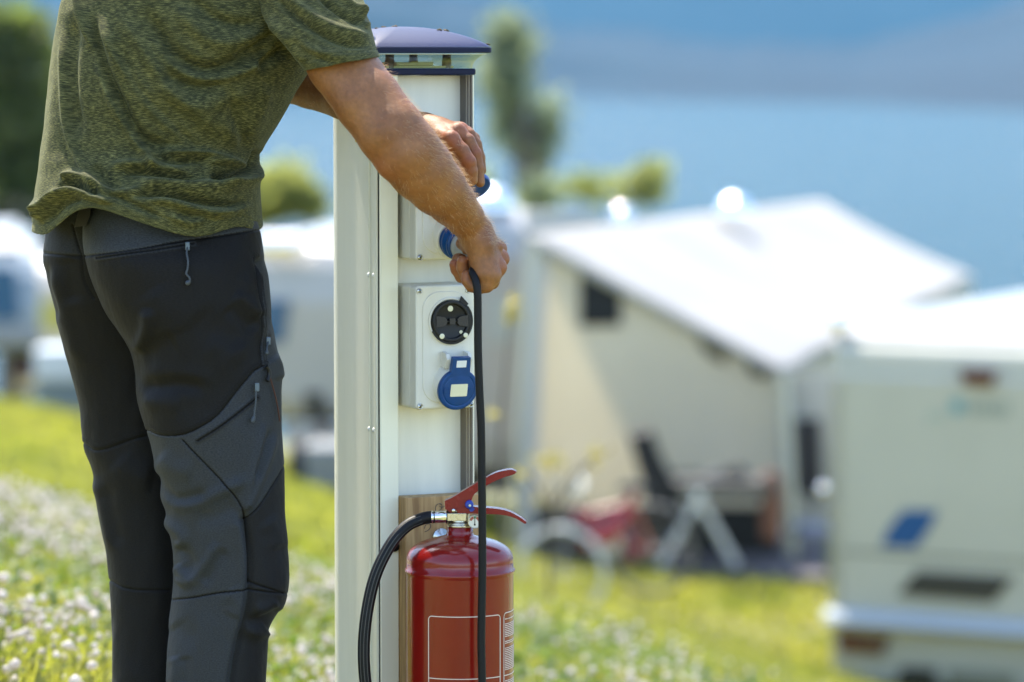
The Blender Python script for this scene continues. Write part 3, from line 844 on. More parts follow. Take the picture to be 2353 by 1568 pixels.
# ---------------- bicycle leaning in front of the awning
def bike():
    D = 25.0
    c1 = P(1290, 1318, D); c2 = P(1497, 1262, D + 0.6)
    o0 = Vector((c1.x, D, c1.z - 0.305))
    o = empty('bicycle', o0); tag(o, 'dark red bicycle with pale tyres standing in front of the awning', 'bicycle')
    def ring(c, ax, r_, name='wheel', tm=None):
        q = Vector(ax).to_track_quat('Z', 'Y').to_matrix().to_4x4(); Mw = Matrix.Translation(c - o0) @ q
        mb = MB()
        pts = [Mw @ Vector((r_ * math.cos(t), r_ * math.sin(t), 0)) for t in np.linspace(0, 2 * math.pi, 49)]
        mb.tube(pts, 0.021, 10, False); w = mb.build(name, tm or mat('tyre_pale', (0.50, 0.52, 0.50), 0.4), o)
        mb = MB()
        for k in range(18):
            an = 2 * math.pi * k / 18
            mb.tube([Mw @ Vector((0.02 * math.cos(an), 0.02 * math.sin(an), 0.02 * (-1) ** k)), Mw @ Vector((r_ * 0.96 * math.cos(an), r_ * 0.96 * math.sin(an), 0))], 0.0018, 5)
        mb.tube([Mw @ Vector((0, 0, -0.04)), Mw @ Vector((0, 0, 0.04))], 0.022, 10)
        mb.build('spokes', M_rim, w)
    axf = (0.35, 1, 0)
    ring(c1, axf, 0.295); ring(c2, axf, 0.295, 'wheel', mat('tyre_grey', (0.08, 0.085, 0.08), 0.6))
    T = lambda x, y, dz=0: P(x, y, D + 0.15 + dz) - o0
    mb = MB()
    hd, bb, st, ra = T(1318, 1168), T(1402, 1250), T(1450, 1150), c2 - o0
    mb.tube([hd, bb], 0.032, 10); mb.tube([T(1322, 1188), T(1448, 1160)], 0.022, 10); mb.tube([bb, T(1455, 1130)], 0.024, 10)
    mb.tube([bb, ra], 0.016, 8); mb.tube([st, ra], 0.014, 8)
    mb.build('frame', M_bikered, o)
    mb = MB(); mb.tube([hd, T(1306, 1200), c1 - o0 + Vector((0, 0.05, 0))], 0.012, 8); mb.tube([hd, c1 - o0 + Vector((0, -0.06, 0))], 0.011, 8); mb.build('fork', mat('fork_grey', (0.12, 0.12, 0.12), 0.4), o)
    mb = MB(); mb.tube(spl3([T(1255, 1100, -0.2), T(1290, 1118, -0.1), T(1322, 1130), T(1340, 1112, 0.2), T(1330, 1098, 0.3)], 14), 0.014, 8); mb.tube([hd, T(1322, 1130)], 0.018, 8); mb.build('handlebar', M_metalpole, o)
    mb = MB(); mb.prism([T(1420, 1118), T(1450, 1112), T(1490, 1116), T(1492, 1126), T(1455, 1130), T(1420, 1126)], (0, 0.12, 0)); mb.build('saddle', M_black, o, 0.02)
    mb = MB(); q = T(1398, 1212)
    mb.lathe([(0.0, -0.22), (0.035, -0.20), (0.045, 0.0), (0.040, 0.18), (0.0, 0.20)], Matrix.Translation(q) @ Matrix.Rotation(R(52), 4, 'Y'), 20); mb.build('bottle', M_bikered, o)
    mb = MB(); q = T(1402, 1250); mb.lathe([(0.09, -0.004), (0.09, 0.004)], Matrix.Translation(q) @ Matrix.Rotation(R(90), 4, 'X'), 24); mb.build('chainring', M_rim, o)
    mb = MB(); mb.prism([T(1425, 1225), T(1452, 1222), T(1468, 1285), T(1440, 1295)], (0, 0.10, 0)); mb.build('pannier', mat('pannier_red', (0.16, 0.02, 0.03), 0.6), o, 0.02)
bike()

# ---------------- black reclining chair, trestle table and things under the awning
D = 28.9
def T(x, y, d=0.0): return P(x, y, D + d)
o0 = T(1545, 1290); o0.z = T(1545, 1300).z
o = empty('folding_chair', o0); tag(o, 'black reclining camping chair in front of the awning wall', 'chair')
mb = MB(); mb.prism([T(x, y) - o0 for x, y in ((1446, 1004), (1500, 994), (1524, 1060), (1552, 1115), (1576, 1180), (1564, 1206), (1490, 1202), (1480, 1120), (1462, 1060))], (0, 0.5, 0)); mb.build('backrest', M_chairmesh, o, 0.015)
mb = MB(); mb.prism([T(x, y) - o0 for x, y in ((1470, 1180), (1550, 1186), (1550, 1200), (1470, 1196))], (0, 0.5, 0)); mb.build('seat', M_chairmesh, o, 0.01)
for dd in (0.0, 0.48):
    for a_, b_ in (((1540, 1190), (1490, 1296)), ((1480, 1190), (1560, 1296))):
        mb = MB(); mb.tube([T(*a_, dd) - o0, T(*b_, dd) - o0], 0.014, 8); mb.build('leg', M_black, o)
o0 = T(1620, 1305)
o = empty('camping_table', o0); tag(o, 'grey camping table on white crossed legs under the awning', 'table')
mb = MB(); mb.box(tuple(T(1540, 1108) - o0), tuple(T(1760, 1118, 0.75) - o0)); mb.build('tabletop', mat('table_grey', (0.07, 0.07, 0.065), 0.6), o, 0.01)
for dd in (0.02, 0.7):
    for a_, b_ in (((1618, 1122), (1518, 1304)), ((1592, 1122), (1692, 1300))):
        mb = MB(); mb.tube([T(*a_, dd) - o0, T(*b_, dd) - o0], 0.032, 8); mb.build('leg', M_plasticw, o)
def on_tab(name, label, cat, px, py, r_, h_, m):
    c = T(px, py, 0.3); o_ = MB(); o_.lathe([(r_ * 0.9, 0), (r_, h_ * 0.2), (r_, h_ * 0.7), (r_ * 0.55, h_ * 0.9), (r_ * 0.5, h_), (0, h_)], None, 20); ob = o_.build(name, m); ob.location = c; tag(ob, label, cat)
on_tab('storage_jar', 'dark squat jar on the camping table near its right end', 'jar', 1690, 1110, 0.10, 0.14, M_dark)
on_tab('storage_jar', 'grey pot in the middle of the camping table', 'jar', 1640, 1110, 0.08, 0.10, mat('pot_grey', (0.12, 0.12, 0.12), 0.5))
c = T(1772, 1240, 0.1)
mb = MB(); mb.lathe([(0.07, 0), (0.082, 0.06), (0.08, 0.42), (0.06, 0.50), (0.05, 0.52), (0, 0.52)], None, 24); ob = mb.build('gas_bottle', M_terra); ob.location = c; tag(ob, 'terracotta coloured gas bottle beside the awning pole', 'gas bottle')
mb = MB(); q = [T(1540, 1296, -0.2), T(1900, 1296, -0.2), T(1900, 1200, 2.6), T(1540, 1200, 2.6)]
zz = P(1700, 1290, D).z
zz = max(float(gz(p.x, p.y)) for p in q) + 0.012
mb.prism([Vector((p.x, p.y, zz)) for p in q], (0, 0, 0.015)); tag(mb.build('ground_mat', M_mat), 'grey groundsheet spread in front of the awning', 'mat')
mb = MB(); mb.box(tuple(T(1836, 1235, 0.8)), tuple(T(1900, 1196, 1.3))); tag(mb.build('storage_crate', mat('crate_blue_grey', (0.26, 0.28, 0.34), 0.5), None, 0.02), 'blue grey storage crate under the porch opening', 'crate')

# ---------------- trees and shrubs
def crown(ells, n, ls, rg, px_axis=None):
    """leaf quads scattered through ellipsoids (centre, radii)"""
    vol = np.array([np.prod(e_[1]) for e_ in ells]) ** 0.85
    k = rg.choice(len(ells), n, p=vol / vol.sum())
    c_ = np.array([tuple(e_[0]) for e_ in ells])[k]; r_ = np.array([e_[1] for e_ in ells])[k]
    d = rg.normal(0, 1, (n, 3)); d /= np.linalg.norm(d, axis=1)[:, None]
    p = c_ + d * r_ * (rg.uniform(0.05, 1, n) ** 0.45 * (1 + 0.22 * np.abs(rg.normal(0, 1, n))))[:, None]
    # clumping: drop leaves where a soft noise is low
    w = fb(p, 2.2 / max(0.2, r_.mean()), int(n))
    p = p[w > (-0.45 if n < 6000 else -0.22)]
    m = len(p)
    a = rg.normal(0, 1, (m, 3)); a /= np.linalg.norm(a, axis=1)[:, None]
    b = np.cross(a, rg.normal(0, 1, (m, 3))); b /= np.linalg.norm(b, axis=1)[:, None]
    s = (ls * rg.uniform(0.6, 1.4, m))[:, None]
    V = np.stack([p - a * s, p + b * s * 0.5, p + a * s, p - b * s * 0.5], 1).reshape(-1, 3)
    return V, np.arange(m * 4).reshape(m, 4)


def fb(V, f, seed):
    r = np.random.default_rng(seed); o = np.zeros(len(V))
    for k in range(5):
        w = r.normal(0, 1, 3); w *= f / np.linalg.norm(w); o += np.sin(V @ w + r.uniform(0, 6.28)) / 2.5
    return o


M_leafdark = leaf_mat('leaf_dark', (0.042, 0.066, 0.032), (0.15, 0.175, 0.08), 0.6, 0.7)
M_leafbirch = leaf_mat('leaf_birch', (0.17, 0.20, 0.14), (0.32, 0.35, 0.25), 0.62, 0.9, (1.4, 1.5, 1.15))
M_leaflime = leaf_mat('leaf_lime', (0.17, 0.205, 0.075), (0.32, 0.33, 0.14), 0.6, 0.8, (1.7, 1.7, 1.0))
M_leafyel = leaf_mat('leaf_yellow', (0.30, 0.28, 0.10), (0.50, 0.43, 0.16), 0.45, 8.0, (1.5, 1.4, 0.6))
M_bark = mat('bark', (0.10, 0.085, 0.065), 0.9, var=0.4, vscale=8, bump=0.5, bscale=30)


def tree(name, label, blobs, D, ls, n, m, seed, trunk=0.16, group=None, thick=1.0, cat='tree'):
    """blobs: (px, py, rx, ry) in the picture at distance D"""
    rg = np.random.default_rng(seed)
    s = D / FOC
    ells = []
    for px_, py_, rx_, ry_ in blobs:
        dd = rg.uniform(-0.4, 0.4) * rx_ * s * thick
        ells.append((P(px_, py_, D + dd), np.array([rx_ * s, rx_ * s * thick, ry_ * s])))
    bx = np.mean([b[0] for b in blobs]); lowest = max(blobs, key=lambda b: b[1])
    foot = P(lowest[0], 700, D); zg = float(gz(foot.x, D)) if D < 400 else LAKE
    o = empty(name, (foot.x, D, zg)); tag(o, label, cat, group)
    o0 = Vector((foot.x, D, zg))
    V, F = crown([(c - o0, r_) for c, r_ in ells], n, ls, rg)
    np_mesh('crown', V, F, m, o, smooth=False)
    order = sorted(ells, key=lambda e_: e_[0].z)
    pts = [Vector((0, 0, -0.1))] + [e_[0] - o0 for e_ in order]
    q = spl3([pts[0], pts[0] * 0.5 + pts[1] * 0.5, *pts[1:]], 24)
    mb = MB(); mb.tube(q, [trunk * (1 - 0.85 * i / 23) for i in range(24)], 9)
    for e_ in ells:
        for k in range(3):
            t = q[min(23, max(4, int(rg.uniform(6, 20))))]
            tgt = e_[0] - o0 + Vector(rg.normal(0, 0.4, 3) * e_[1])
            mid_ = t * 0.5 + tgt * 0.5 + Vector((0, 0, 0.1 * e_[1][2]))
            mb.tube([t, mid_, tgt], [trunk * 0.35, trunk * 0.22, trunk * 0.06], 6)
    mb.build('trunk', M_bark, o)
    return o


tree('birch_tree', 'tall slender birch rising behind the pedestal cap', [(1160, 70, 54, 46), (1172, 130, 74, 62), (1182, 200, 76, 64), (1216, 258, 80, 56), (1238, 318, 60, 56), (1172, 300, 50, 46)], 62, 0.08, 3800, M_leafbirch, 1, 0.14)
tree('leafy_tree', 'dark leafy tree at the far left edge behind the t-shirt', [(20, 120, 98, 100), (55, 270, 98, 120), (-40, 330, 110, 150), (30, 420, 85, 90), (-120, 220, 120, 160)], 58, 0.14, 9000, M_leafdark, 2, 0.25, 'trees beyond the campsite')
tree('leafy_tree', 'hazy light green tree top left of the shoulder of the t-shirt', [(95, 190, 60, 75), (70, 120, 45, 40)], 90, 0.16, 2600, M_leafbirch, 3, 0.2, 'trees beyond the campsite')
tree('round_bush', 'round green bush between the man and the pedestal', [(655, 442, 75, 55), (715, 462, 45, 40), (600, 460, 60, 50)], 60, 0.10, 5200, M_leaflime, 4, 0.08, 'bushes behind the caravans', cat='bush')
tree('round_bush', 'pale green bush low behind the awning roof, right of the left hand', [(1150, 425, 70, 50), (1215, 440, 70, 42)], 58, 0.10, 800, M_leafbirch, 5, 0.06, 'bushes behind the caravans', cat='bush')
tree('round_bush', 'yellow green bush low behind the middle of the awning roof', [(1290, 448, 58, 34), (1345, 438, 45, 40)], 64, 0.10, 420, M_leaflime, 6, 0.06, 'bushes behind the caravans', cat='bush')
tree('round_bush', 'yellow green bush poking up highest above the awning roof', [(1420, 440, 48, 40), (1490, 420, 42, 52)], 64, 0.10, 640, M_leaflime, 7, 0.06, 'bushes behind the caravans', cat='bush')
tree('dark_hedge', 'dark hedge low behind the camper van at the left edge', [(40, 500, 110, 36), (-80, 500, 110, 40), (160, 520, 80, 30)], 56, 0.12, 3600, mat_h := leaf_mat('leaf_hedge', (0.02, 0.03, 0.018), (0.06, 0.05, 0.04), 0.3, 0.8), 8, 0.08, cat='hedge')

# young sapling with yellow leaves just behind the pedestal
def sapling(label, stems, D, seed, ls=0.016):
    rg = np.random.default_rng(seed)
    f_ = stems[0][0]
    c = P(f_[0], f_[1], D); zg = float(gz(c.x, D)); o0 = Vector((c.x, D, zg))
    o = empty('sapling', o0); tag(o, label, 'sapling', 'young yellow leaved saplings')
    mb = MB(); Vs_, Fs_ = [], []; nb = 0
    for pts_, clusters in [(s_[0:-1], s_[-1]) for s_ in stems]:
        q = [P(x, y, D + rg.uniform(-0.05, 0.05)) - o0 for x, y in pts_]
        if pts_ is stems[0][0:-1]: q[0].z = -0.05
        k = spl3(q, 16) if len(q) > 2 else q
        mb.tube(k, [0.009 * (1 - 0.7 * i / (len(k) - 1)) for i in range(len(k))], 6)
        for x, y, rx, ry, n in clusters:
            s = D / FOC
            V, F = crown([(P(x, y, D) - o0, np.array([rx * s, rx * s, ry * s]))], max(4, int(n * 0.6)), ls, rg)
            Vs_.append(V); Fs_.append(F + nb); nb += len(V)
    mb.build('trunk', M_bark, o)
    np_mesh('crown', np.concatenate(Vs_), np.concatenate(Fs_), M_leafyel, o, smooth=False)


sapling('sapling with yellow tufts close against the right side of the pedestal', [((1150, 1420), (1152, 1200), (1150, 1000), (1162, 850), (1175, 720), [(1180, 715, 26, 38, 90), (1160, 690, 26, 16, 36), (1134, 920, 16, 45, 70), (1128, 1000, 22, 60, 110), (1150, 960, 24, 22, 40)])], 12.5, 21)
sapling('thin sapling with pale yellow leaves in front of the bicycle', [((1265, 1420), (1262, 1250), (1266, 1120), (1275, 1020), [(1258, 1062, 40, 26, 70), (1290, 1030, 24, 24, 40), (1245, 1140, 18, 22, 20)]), ((1264, 1200), (1320, 1110), (1372, 1040), [(1371, 1048, 18, 24, 40), (1362, 1108, 14, 16, 18)]), ((1262, 1180), (1230, 1110), (1200, 1080), [(1205, 1090, 16, 16, 14)]), ((1264, 1160), (1330, 1080), (1410, 1030), [(1405, 1035, 10, 10, 5)])], 14.5, 22)
# ================================================================== power pedestal
TH = R(25.0)
base = P(923, 138, 5.75)
GZ_PED = 0.0
ped = empty('power_pedestal', (base.x, 5.75, GZ_PED), TH)
tag(ped, 'tall white campsite power pedestal with dark blue lamp cap and two socket boxes', 'power pedestal')
MP = Matrix.Translation((base.x, 5.75, GZ_PED)) @ Matrix.Rotation(TH, 4, 'Z')
HU, HV = 0.0745, 0.090


def L(px, py, v):
    """pedestal-local point on the plane local y = -v"""
    return on_plane(px, py, MP, 1, -v)


z_top = L(1000, 173, HV).z            # underside of the lamp base plate
z_head = L(1000, 158, HV).z
u_seamL = -HU
# --- left half shell: rounded aluminium extrusion with ribs (outline in plan, extruded)
def plan_extrude(pts, z0, z1, name, m, parent, smooth=False, bevel=0):
    mb = MB()
    mb.prism([Vector((x, y, z0)) for x, y in pts], (0, 0, z1 - z0), smooth)
    return mb.build(name, m, parent, bevel)


# left wall: shallow convex panel from the rear corner to the front seam; local (u, y=-v)
def arc(cx, cy, r, a0, a1, n):
    return [(cx + r * math.cos(R(a0 + (a1 - a0) * i / n)), cy + r * math.sin(R(a0 + (a1 - a0) * i / n))) for i in range(n + 1)]


pts = []
pts += arc(-HU + 0.075, 0.073, 0.075, 145, 180, 22)          # rear left corner, broadly rounded
HR = 0.073 + 0.075 * math.sin(R(145))
nseg = 12
ys = np.linspace(0.068, -HV + 0.046, nseg)
for i, y in enumerate(ys):
    t = i / (nseg - 1)
    pts.append((-HU + 0.0035 * math.sin(math.pi * min(1, t * 1.0)) * (1 - t) + 0.0004, y))
for yr in (-HV + 0.040, -HV + 0.022):                          # two shallow ribs carrying the rivets
    pts += [(-HU + 0.0006, yr + 0.0022), (-HU - 0.0010, yr + 0.0012), (-HU - 0.0010, yr - 0.0012), (-HU + 0.0006, yr - 0.0022)]
pts += [(-HU + 0.0006, -HV + 0.0170), (-HU - 0.0024, -HV + 0.0158), (-HU - 0.0024, -HV + 0.0092), (-HU + 0.0005, -HV + 0.0086)]   # raised lip before the seam
pts += [(-HU + 0.003, -HV + 0.0084), (-HU + 0.032, -HV + 0.0084), (-HU + 0.032, HR)]
shell = plan_extrude(pts, 0.0, z_top, 'side_panel', M_white, ped, smooth=False)
# black gasket line between side panel and front post
plan_extrude([(-HU + 0.0004, -HV + 0.0083), (-HU + 0.0004, -HV + 0.0017), (-HU + 0.01, -HV + 0.0017), (-HU + 0.01, -HV + 0.0083)], 0.0, z_top, 'seam_gasket', M_seam, ped)
# rear wall and right wall
plan_extrude([(-HU + 0.033, HR), (HU - 0.001, HR), (HU - 0.001, HR - 0.004), (-HU + 0.033, HR - 0.004)], 0, z_top, 'rear_panel', M_white, ped)
plan_extrude([(HU - 0.001, HR - 0.005), (HU - 0.001, -HV + 0.05), (HU - 0.004, -HV + 0.05), (HU - 0.004, HR - 0.005)], 0, z_top, 'side_panel', M_white, ped)
# front left post
uL = L(915.5, 760, HV).x
plan_extrude([(-HU, -HV + 0.0016), (-HU, -HV + 0.0012), (-HU + 0.0014, -HV), (uL - 0.001, -HV), (uL, -HV + 0.001), (uL, -HV + 0.05), (-HU + 0.012, -HV + 0.05), (-HU + 0.012, -HV + 0.0016)], 0, z_top, 'front_post', M_white, ped)
# front panel, recessed
VP = HV - 0.034
z_pb = L(1000, 1138, VP).z
uR = L(1058, 760, VP).x
mb = MB(); mb.box((uL - 0.008, -VP, z_pb), (uR - 0.0003, -VP + 0.004, z_top - 0.001))
mb.build('front_panel', M_panel, ped)
mb = MB(); mb.box((uL + 0.0005, -VP - 0.006, z_pb - 0.0045), (uR + 0.004, -VP + 0.004, z_pb - 0.0003))
mb.build('panel_lip', mat('lip_grey', (0.12, 0.14, 0.17), 0.5, var=0.3, vscale=200), ped, 0.0008)
# right bronze trim with grooves
u0, u1 = uR, HU
dv = HV - VP
f2 = lambda t, s_=0.0: (u0 + (u1 - 0.0012 - u0) * t - s_, -VP - dv * t)
pr = [f2(0.0), f2(0.55), f2(0.57, -0.0006), f2(0.63, -0.0006), f2(0.65), f2(0.78), f2(0.80, -0.0006), f2(0.84, -0.0006), f2(0.86), (u1 - 0.0012, -HV + 0.0006), (u1 - 0.0006, -HV), (u1 + 0.0008, -HV), (u1 + 0.0012, -HV + 0.0006), (u1 + 0.0012, -HV + 0.049), (u0 + 0.0006, -HV + 0.049)]
plan_extrude(pr, 0, z_top, 'corner_trim', M_bronze, ped)
plan_extrude([(u1 + 0.0014, -HV + 0.0005), (u1 + 0.0036, -HV + 0.0012), (u1 + 0.0036, -HV + 0.03), (u1 + 0.0014, -HV + 0.03)], 0, z_top, 'edge_strip', M_white, ped)
M_fil = mat('trim_fillet', (0.42, 0.36, 0.28), 0.35)
for t in (0.60, 0.82):
    p0, p1 = f2(t - 0.02, 0.0012), f2(t + 0.03, 0.0012)
    q0, q1 = f2(t - 0.02, -0.0004), f2(t + 0.03, -0.0004)
    plan_extrude([p0, p1, q1, q0], 0, z_top, 'trim_fillet', M_fil, ped)

# rivets on the left side ribs
mb0 = MB()
mb0.lathe([(0.0036, 0), (0.0034, 0.0008), (0.0024, 0.0017), (0.0, 0.0020)], Matrix.Rotation(R(-90), 4, 'Y'), 16)
riv = mb0.build('rivet', mat('rivet_paint', (0.74, 0.75, 0.72), 0.3), ped)
first = True
for yr in (-HV + 0.040, -HV + 0.022):
    for py in (633, 988, 1345):
        zz = L(845, py, 0.06).z
        o = riv if first else riv.copy()
        if not first:
            col.objects.link(o); o.parent = ped
        first = False
        o.location = (-HU - 0.0010, yr, zz)
# black bolt beside the fire extinguisher
bp_ = L(909, 1256, HV)
mb = MB(); mb.lathe([(0.0075, 0), (0.0075, 0.004), (0.006, 0.0065), (0.0, 0.0075)], Matrix.Translation((bp_.x - 0.003, -HV, bp_.z)) @ Matrix.Rotation(R(90), 4, 'X'), 20)
mb.build('bolt', M_black, ped)
# yellow warning sticker on the left side, mostly hidden by the arm
s0 = on_plane(816, 327, MP, 0, -HU - 0.0012); s1 = on_plane(846, 290, MP, 0, -HU - 0.0012)
mb = MB(); mb.box((-HU - 0.0014, min(s0.y, s1.y), s0.z), (-HU + 0.0006, max(s0.y, s1.y), s1.z)); mb.build('warning_sticker', M_yellow, ped)

# --- lamp head: base plate, clear lens, cap
def rrect(a, b, r, n=6):
    p = []
    for cx, cy, a0 in ((a - r, b - r, 0), (-a + r, b - r, 90), (-a + r, -b + r, 180), (a - r, -b + r, 270)):
        for i in range(n + 1):
            t = R(a0 + 90 * i / n)
            p.append((cx + r * math.cos(t), cy + r * math.sin(t)))
    return p


def rr_ring(a, b, r, z):
    return [Vector((x, y, z)) for x, y in rrect(a, b, r)]


mb = MB()
mb.rings([rr_ring(HU + 0.0045, HV + 0.0045, 0.006, z_top + 0.0003), rr_ring(HU + 0.0055, HV + 0.0055, 0.006, z_top + 0.002), rr_ring(HU + 0.0055, HV + 0.0055, 0.006, z_head - 0.0015), rr_ring(HU + 0.0045, HV + 0.0045, 0.006, z_head)], smooth=False)
mb.build('lamp_base', M_navy, ped)
z_lens = L(1000, 123.5, HV + 0.02).z
prof = [(0.0020, 0.0), (0.0028, 0.25), (0.0050, 0.5), (0.0090, 0.72), (0.0130, 0.87), (0.0170, 0.985)]
mb = MB()
hz = z_lens - z_head - 0.0012
mb.rings([rr_ring(HU + o_, HV + o_, 0.006 + o_ * 0.4, z_head + 0.0003 + hz * t) for o_, t in prof], False, False, smooth=True)
lens = mb.build('lamp_lens', M_clear, ped)
# inside: posts, reflector tray, light tube
M_lpost = mat('lamp_post_brown', (0.05, 0.045, 0.04), 0.35)
for su in (-1, 1):
    for sv in (-1, 1):
        mb = MB()
        mb.lathe([(0.0072, 0), (0.0072, 0.012), (0.0064, 0.0125), (0.0064, hz)], Matrix.Translation((su * 0.046, sv * 0.062, z_head + 0.0004)), 16)
        mb.build('support_post', M_lpost, ped)
mb = MB(); mb.rings([rr_ring(HU + 0.019, HV + 0.019, 0.012, z_lens - 0.0012), rr_ring(HU + 0.019, HV + 0.019, 0.012, z_lens - 0.0002)], smooth=False)
mb.build('lamp_ceiling', mat('lamp_ceiling', (0.62, 0.63, 0.40), 0.4), ped)
mb = MB(); mb.box((-0.055, -0.068, z_head + 0.0005), (0.055, 0.068, z_head + 0.004)); mb.box((-0.03, -0.05, z_head + 0.0041), (0.03, 0.05, z_head + 0.0095))
mb.build('lamp_tray', mat('lamp_tray', (0.42, 0.44, 0.25), 0.3), ped, 0.0012)
OV = 0.0245
z_c0 = L(1000, 122, HV + OV).z; z_c1 = L(1000, 108.5, HV + OV).z; z_ct = L(930, 62, 0.0).z
a, b = HU + OV, HV + OV
mb = MB()
mb.rings([rr_ring(a - 0.002, b - 0.002, 0.010, z_c0), rr_ring(a, b, 0.011, z_c0 + 0.0012), rr_ring(a, b, 0.011, z_c1 - 0.0012), rr_ring(a - 0.0012, b - 0.0012, 0.010, z_c1 - 0.0002)], True, True, smooth=False)
mb.build('cap_rim', M_navy, ped)
hh = z_ct - z_c1
rs = []
for i in range(25):
    s = 1 - i / 24
    hgt = (1 - s ** 2.1) ** 0.82
    k = max(s, 0.002)
    rs.append(rr_ring((a - 0.0012) * k, (b - 0.0012) * k, (0.010 + 0.05 * (1 - s)) * k, z_c1 + 0.0003 + hh * hgt))
mb = MB(); mb.rings(rs, True, True)
cap = mb.build('cap', M_capblue, ped)

# --- the two socket boxes
BD = 0.0765


def socket_box(y0, y1, dy):
    f = VP + BD                       # front plane distance
    cl = L(955, 760, f); cr = L(1089.5, 760, f)
    zt = L(1020, y0, f).z; zb = L(1020, y1, f).z
    mb = MB()

    def ring(o_, v):
        xc, zc = (cl.x + cr.x) / 2, (zt + zb) / 2
        return [Vector((xc + x, -v, zc + y)) for x, y in rrect((cr.x - cl.x) / 2 - o_, (zt - zb) / 2 - o_, 0.0055)]
    mb.rings([ring(0.0, VP + 0.0003), ring(0, VP + BD * 0.70), ring(0.0012, VP + BD * 0.705), ring(0.0012, VP + BD * 0.725), ring(0.0, VP + BD * 0.73), ring(0, f - 0.003), ring(0.0010, f - 0.0008), ring(0.003, f)], smooth=False)
    bx = mb.build('socket_box', M_boxgrey, ped)
    # raised rounded field in the middle of the cover
    mb = MB()
    xc, zc = (cl.x + cr.x) / 2 + 0.001, (zt + zb) / 2
    q = [Vector((xc + x, -f - 0.0003, zc + y)) for x, y in rrect(0.0375, 0.082, 0.027, 10)]
    q2 = [Vector((xc + x, -f - 0.0016, zc + y)) for x, y in rrect(0.0365, 0.081, 0.026, 10)]
    mb.rings([q, q2], smooth=False)
    mb.build('cover_field', M_boxgrey, bx)
    mb = MB()
    for sx, sy in ((963.5, 669), (1075.5, 667), (965, 934), (1082, 930)):
        c = L(sx, sy + dy, f)
        Ms = Matrix.Translation((c.x, -f, c.z)) @ Matrix.Rotation(R(90), 4, 'X')
        mb = MB()
        mb.lathe([(0.0044, 0.0002), (0.0044, 0.0012), (0.0036, 0.0016), (0.0034, 0.0008), (0.0031, 0.0009), (0.0026, 0.0022), (0.0, 0.0024)], Ms, 20)
        an = random.uniform(0, 90)
        for k in (0, 90):
            mb.mat = 1
            mb.box((-0.0021, -0.0005, 0.0023), (0.0021, 0.0005, 0.00275), Ms @ Matrix.Rotation(R(an + k), 4, 'Z') @ Matrix.Translation((0, 0, 0.0001 * (k > 0))))
        mb.build('screw', [M_steel, M_black], bx)
    return bx, f


random.seed(4)
boxL, FB = socket_box(655.5, 939.5, 0)
boxU, _ = socket_box(655.5 - 342, 939.5 - 342, -342)


def rotor(bx, dy):
    """round black twist-lock switch with its white surround"""
    c = L(1033.5, 738 + dy, FB)
    Mr = Matrix.Translation((c.x, -FB - 0.0016, c.z)) @ Matrix.Rotation(R(90), 4, 'X')     # local z points out of the box
    k = 1 / 1556.0
    sw = MB()
    # surround: raised white arcs
    sw.lathe([(0.0352, 0.0), (0.0352, 0.002), (0.0345, 0.0026), (0.0325, 0.0026), (0.0318, 0.0015)], Mr, 56, False, False)
    su = sw.build('switch_surround', M_boxgrey, bx)
    mb = MB()
    mb.lathe([(0.0312, 0.0), (0.0312, 0.006), (0.0300, 0.0072), (0.0262, 0.0072), (0.0252, 0.0062), (0.0250, 0.0026), (0.0, 0.0024)], Mr, 56)
    # wider lower flange (dark crescent) left-bottom to right
    n = 40
    cres = [(0.0312 * math.cos(R(t)), 0.0312 * math.sin(R(t))) for t in np.linspace(-155, 40, n)]
    out = [(0.0342 * math.cos(R(t)), 0.0342 * math.sin(R(t))) for t in np.linspace(40, -155, n)]
    poly = [Mr @ Vector((x, y, 0.0030)) for x, y in cres + out]
    mb.prism(poly, (Mr.to_3x3() @ Vector((0, 0, 0.0032))))
    # pointed tab at top right
    mb.prism([Mr @ Vector((x, y, 0.0032)) for x, y in ((0.013, 0.0285), (0.0155, 0.0368), (0.0265, 0.0255), (0.024, 0.021))], Mr.to_3x3() @ Vector((0, 0, 0.0034)))
    kn = mb.build('switch_dial', M_black, bx, 0.0004)
    mb = MB()
    # bow-tie grip
    for s in (-1, 1):
        mb.prism([Mr @ Vector((s * x, y, 0.0027)) for x, y in ((0.0255, 0.0085), (0.012, 0.0066), (0.0085, 0.003), (0.0085, -0.003), (0.012, -0.0066), (0.0255, -0.0085))][::s], Mr.to_3x3() @ Vector((0, 0, 0.0050)))
    mb.prism([Mr @ Vector((x, y, 0.0027)) for x, y in ((-0.0045, 0.0045), (-0.0045, -0.0045), (0.0045, -0.0045), (0.0045, 0.0045))], Mr.to_3x3() @ Vector((0, 0, 0.0060)))
    mb.box((-0.0084, -0.0012, 0.0027), (0.0084, 0.0012, 0.0062), Mr)
    mb.build('switch_grip', mat('black_gloss', (0.012, 0.012, 0.013), 0.25), bx, 0.0009)
    for dx, dz, r_ in ((-0.0010, 0.0186, 0.0044), (-0.0165, -0.0215, 0.0040), (0.0215, -0.0210, 0.0036), (0.0162, -0.0165, 0.0027)):
        rr_ = math.hypot(dx, dz)
        zz = 0.0027 if rr_ < 0.0245 else 0.0074
        mb = MB()
        mb.lathe([(r_, zz), (r_, zz + 0.0005), (r_ * 0.85, zz + 0.0008), (0, zz + 0.0008)], Mr @ Matrix.Translation((dx, dz, 0)), 20)
        mb.build('switch_peg', M_label, bx)


rotor(boxL, 0)
rotor(boxU, -342)


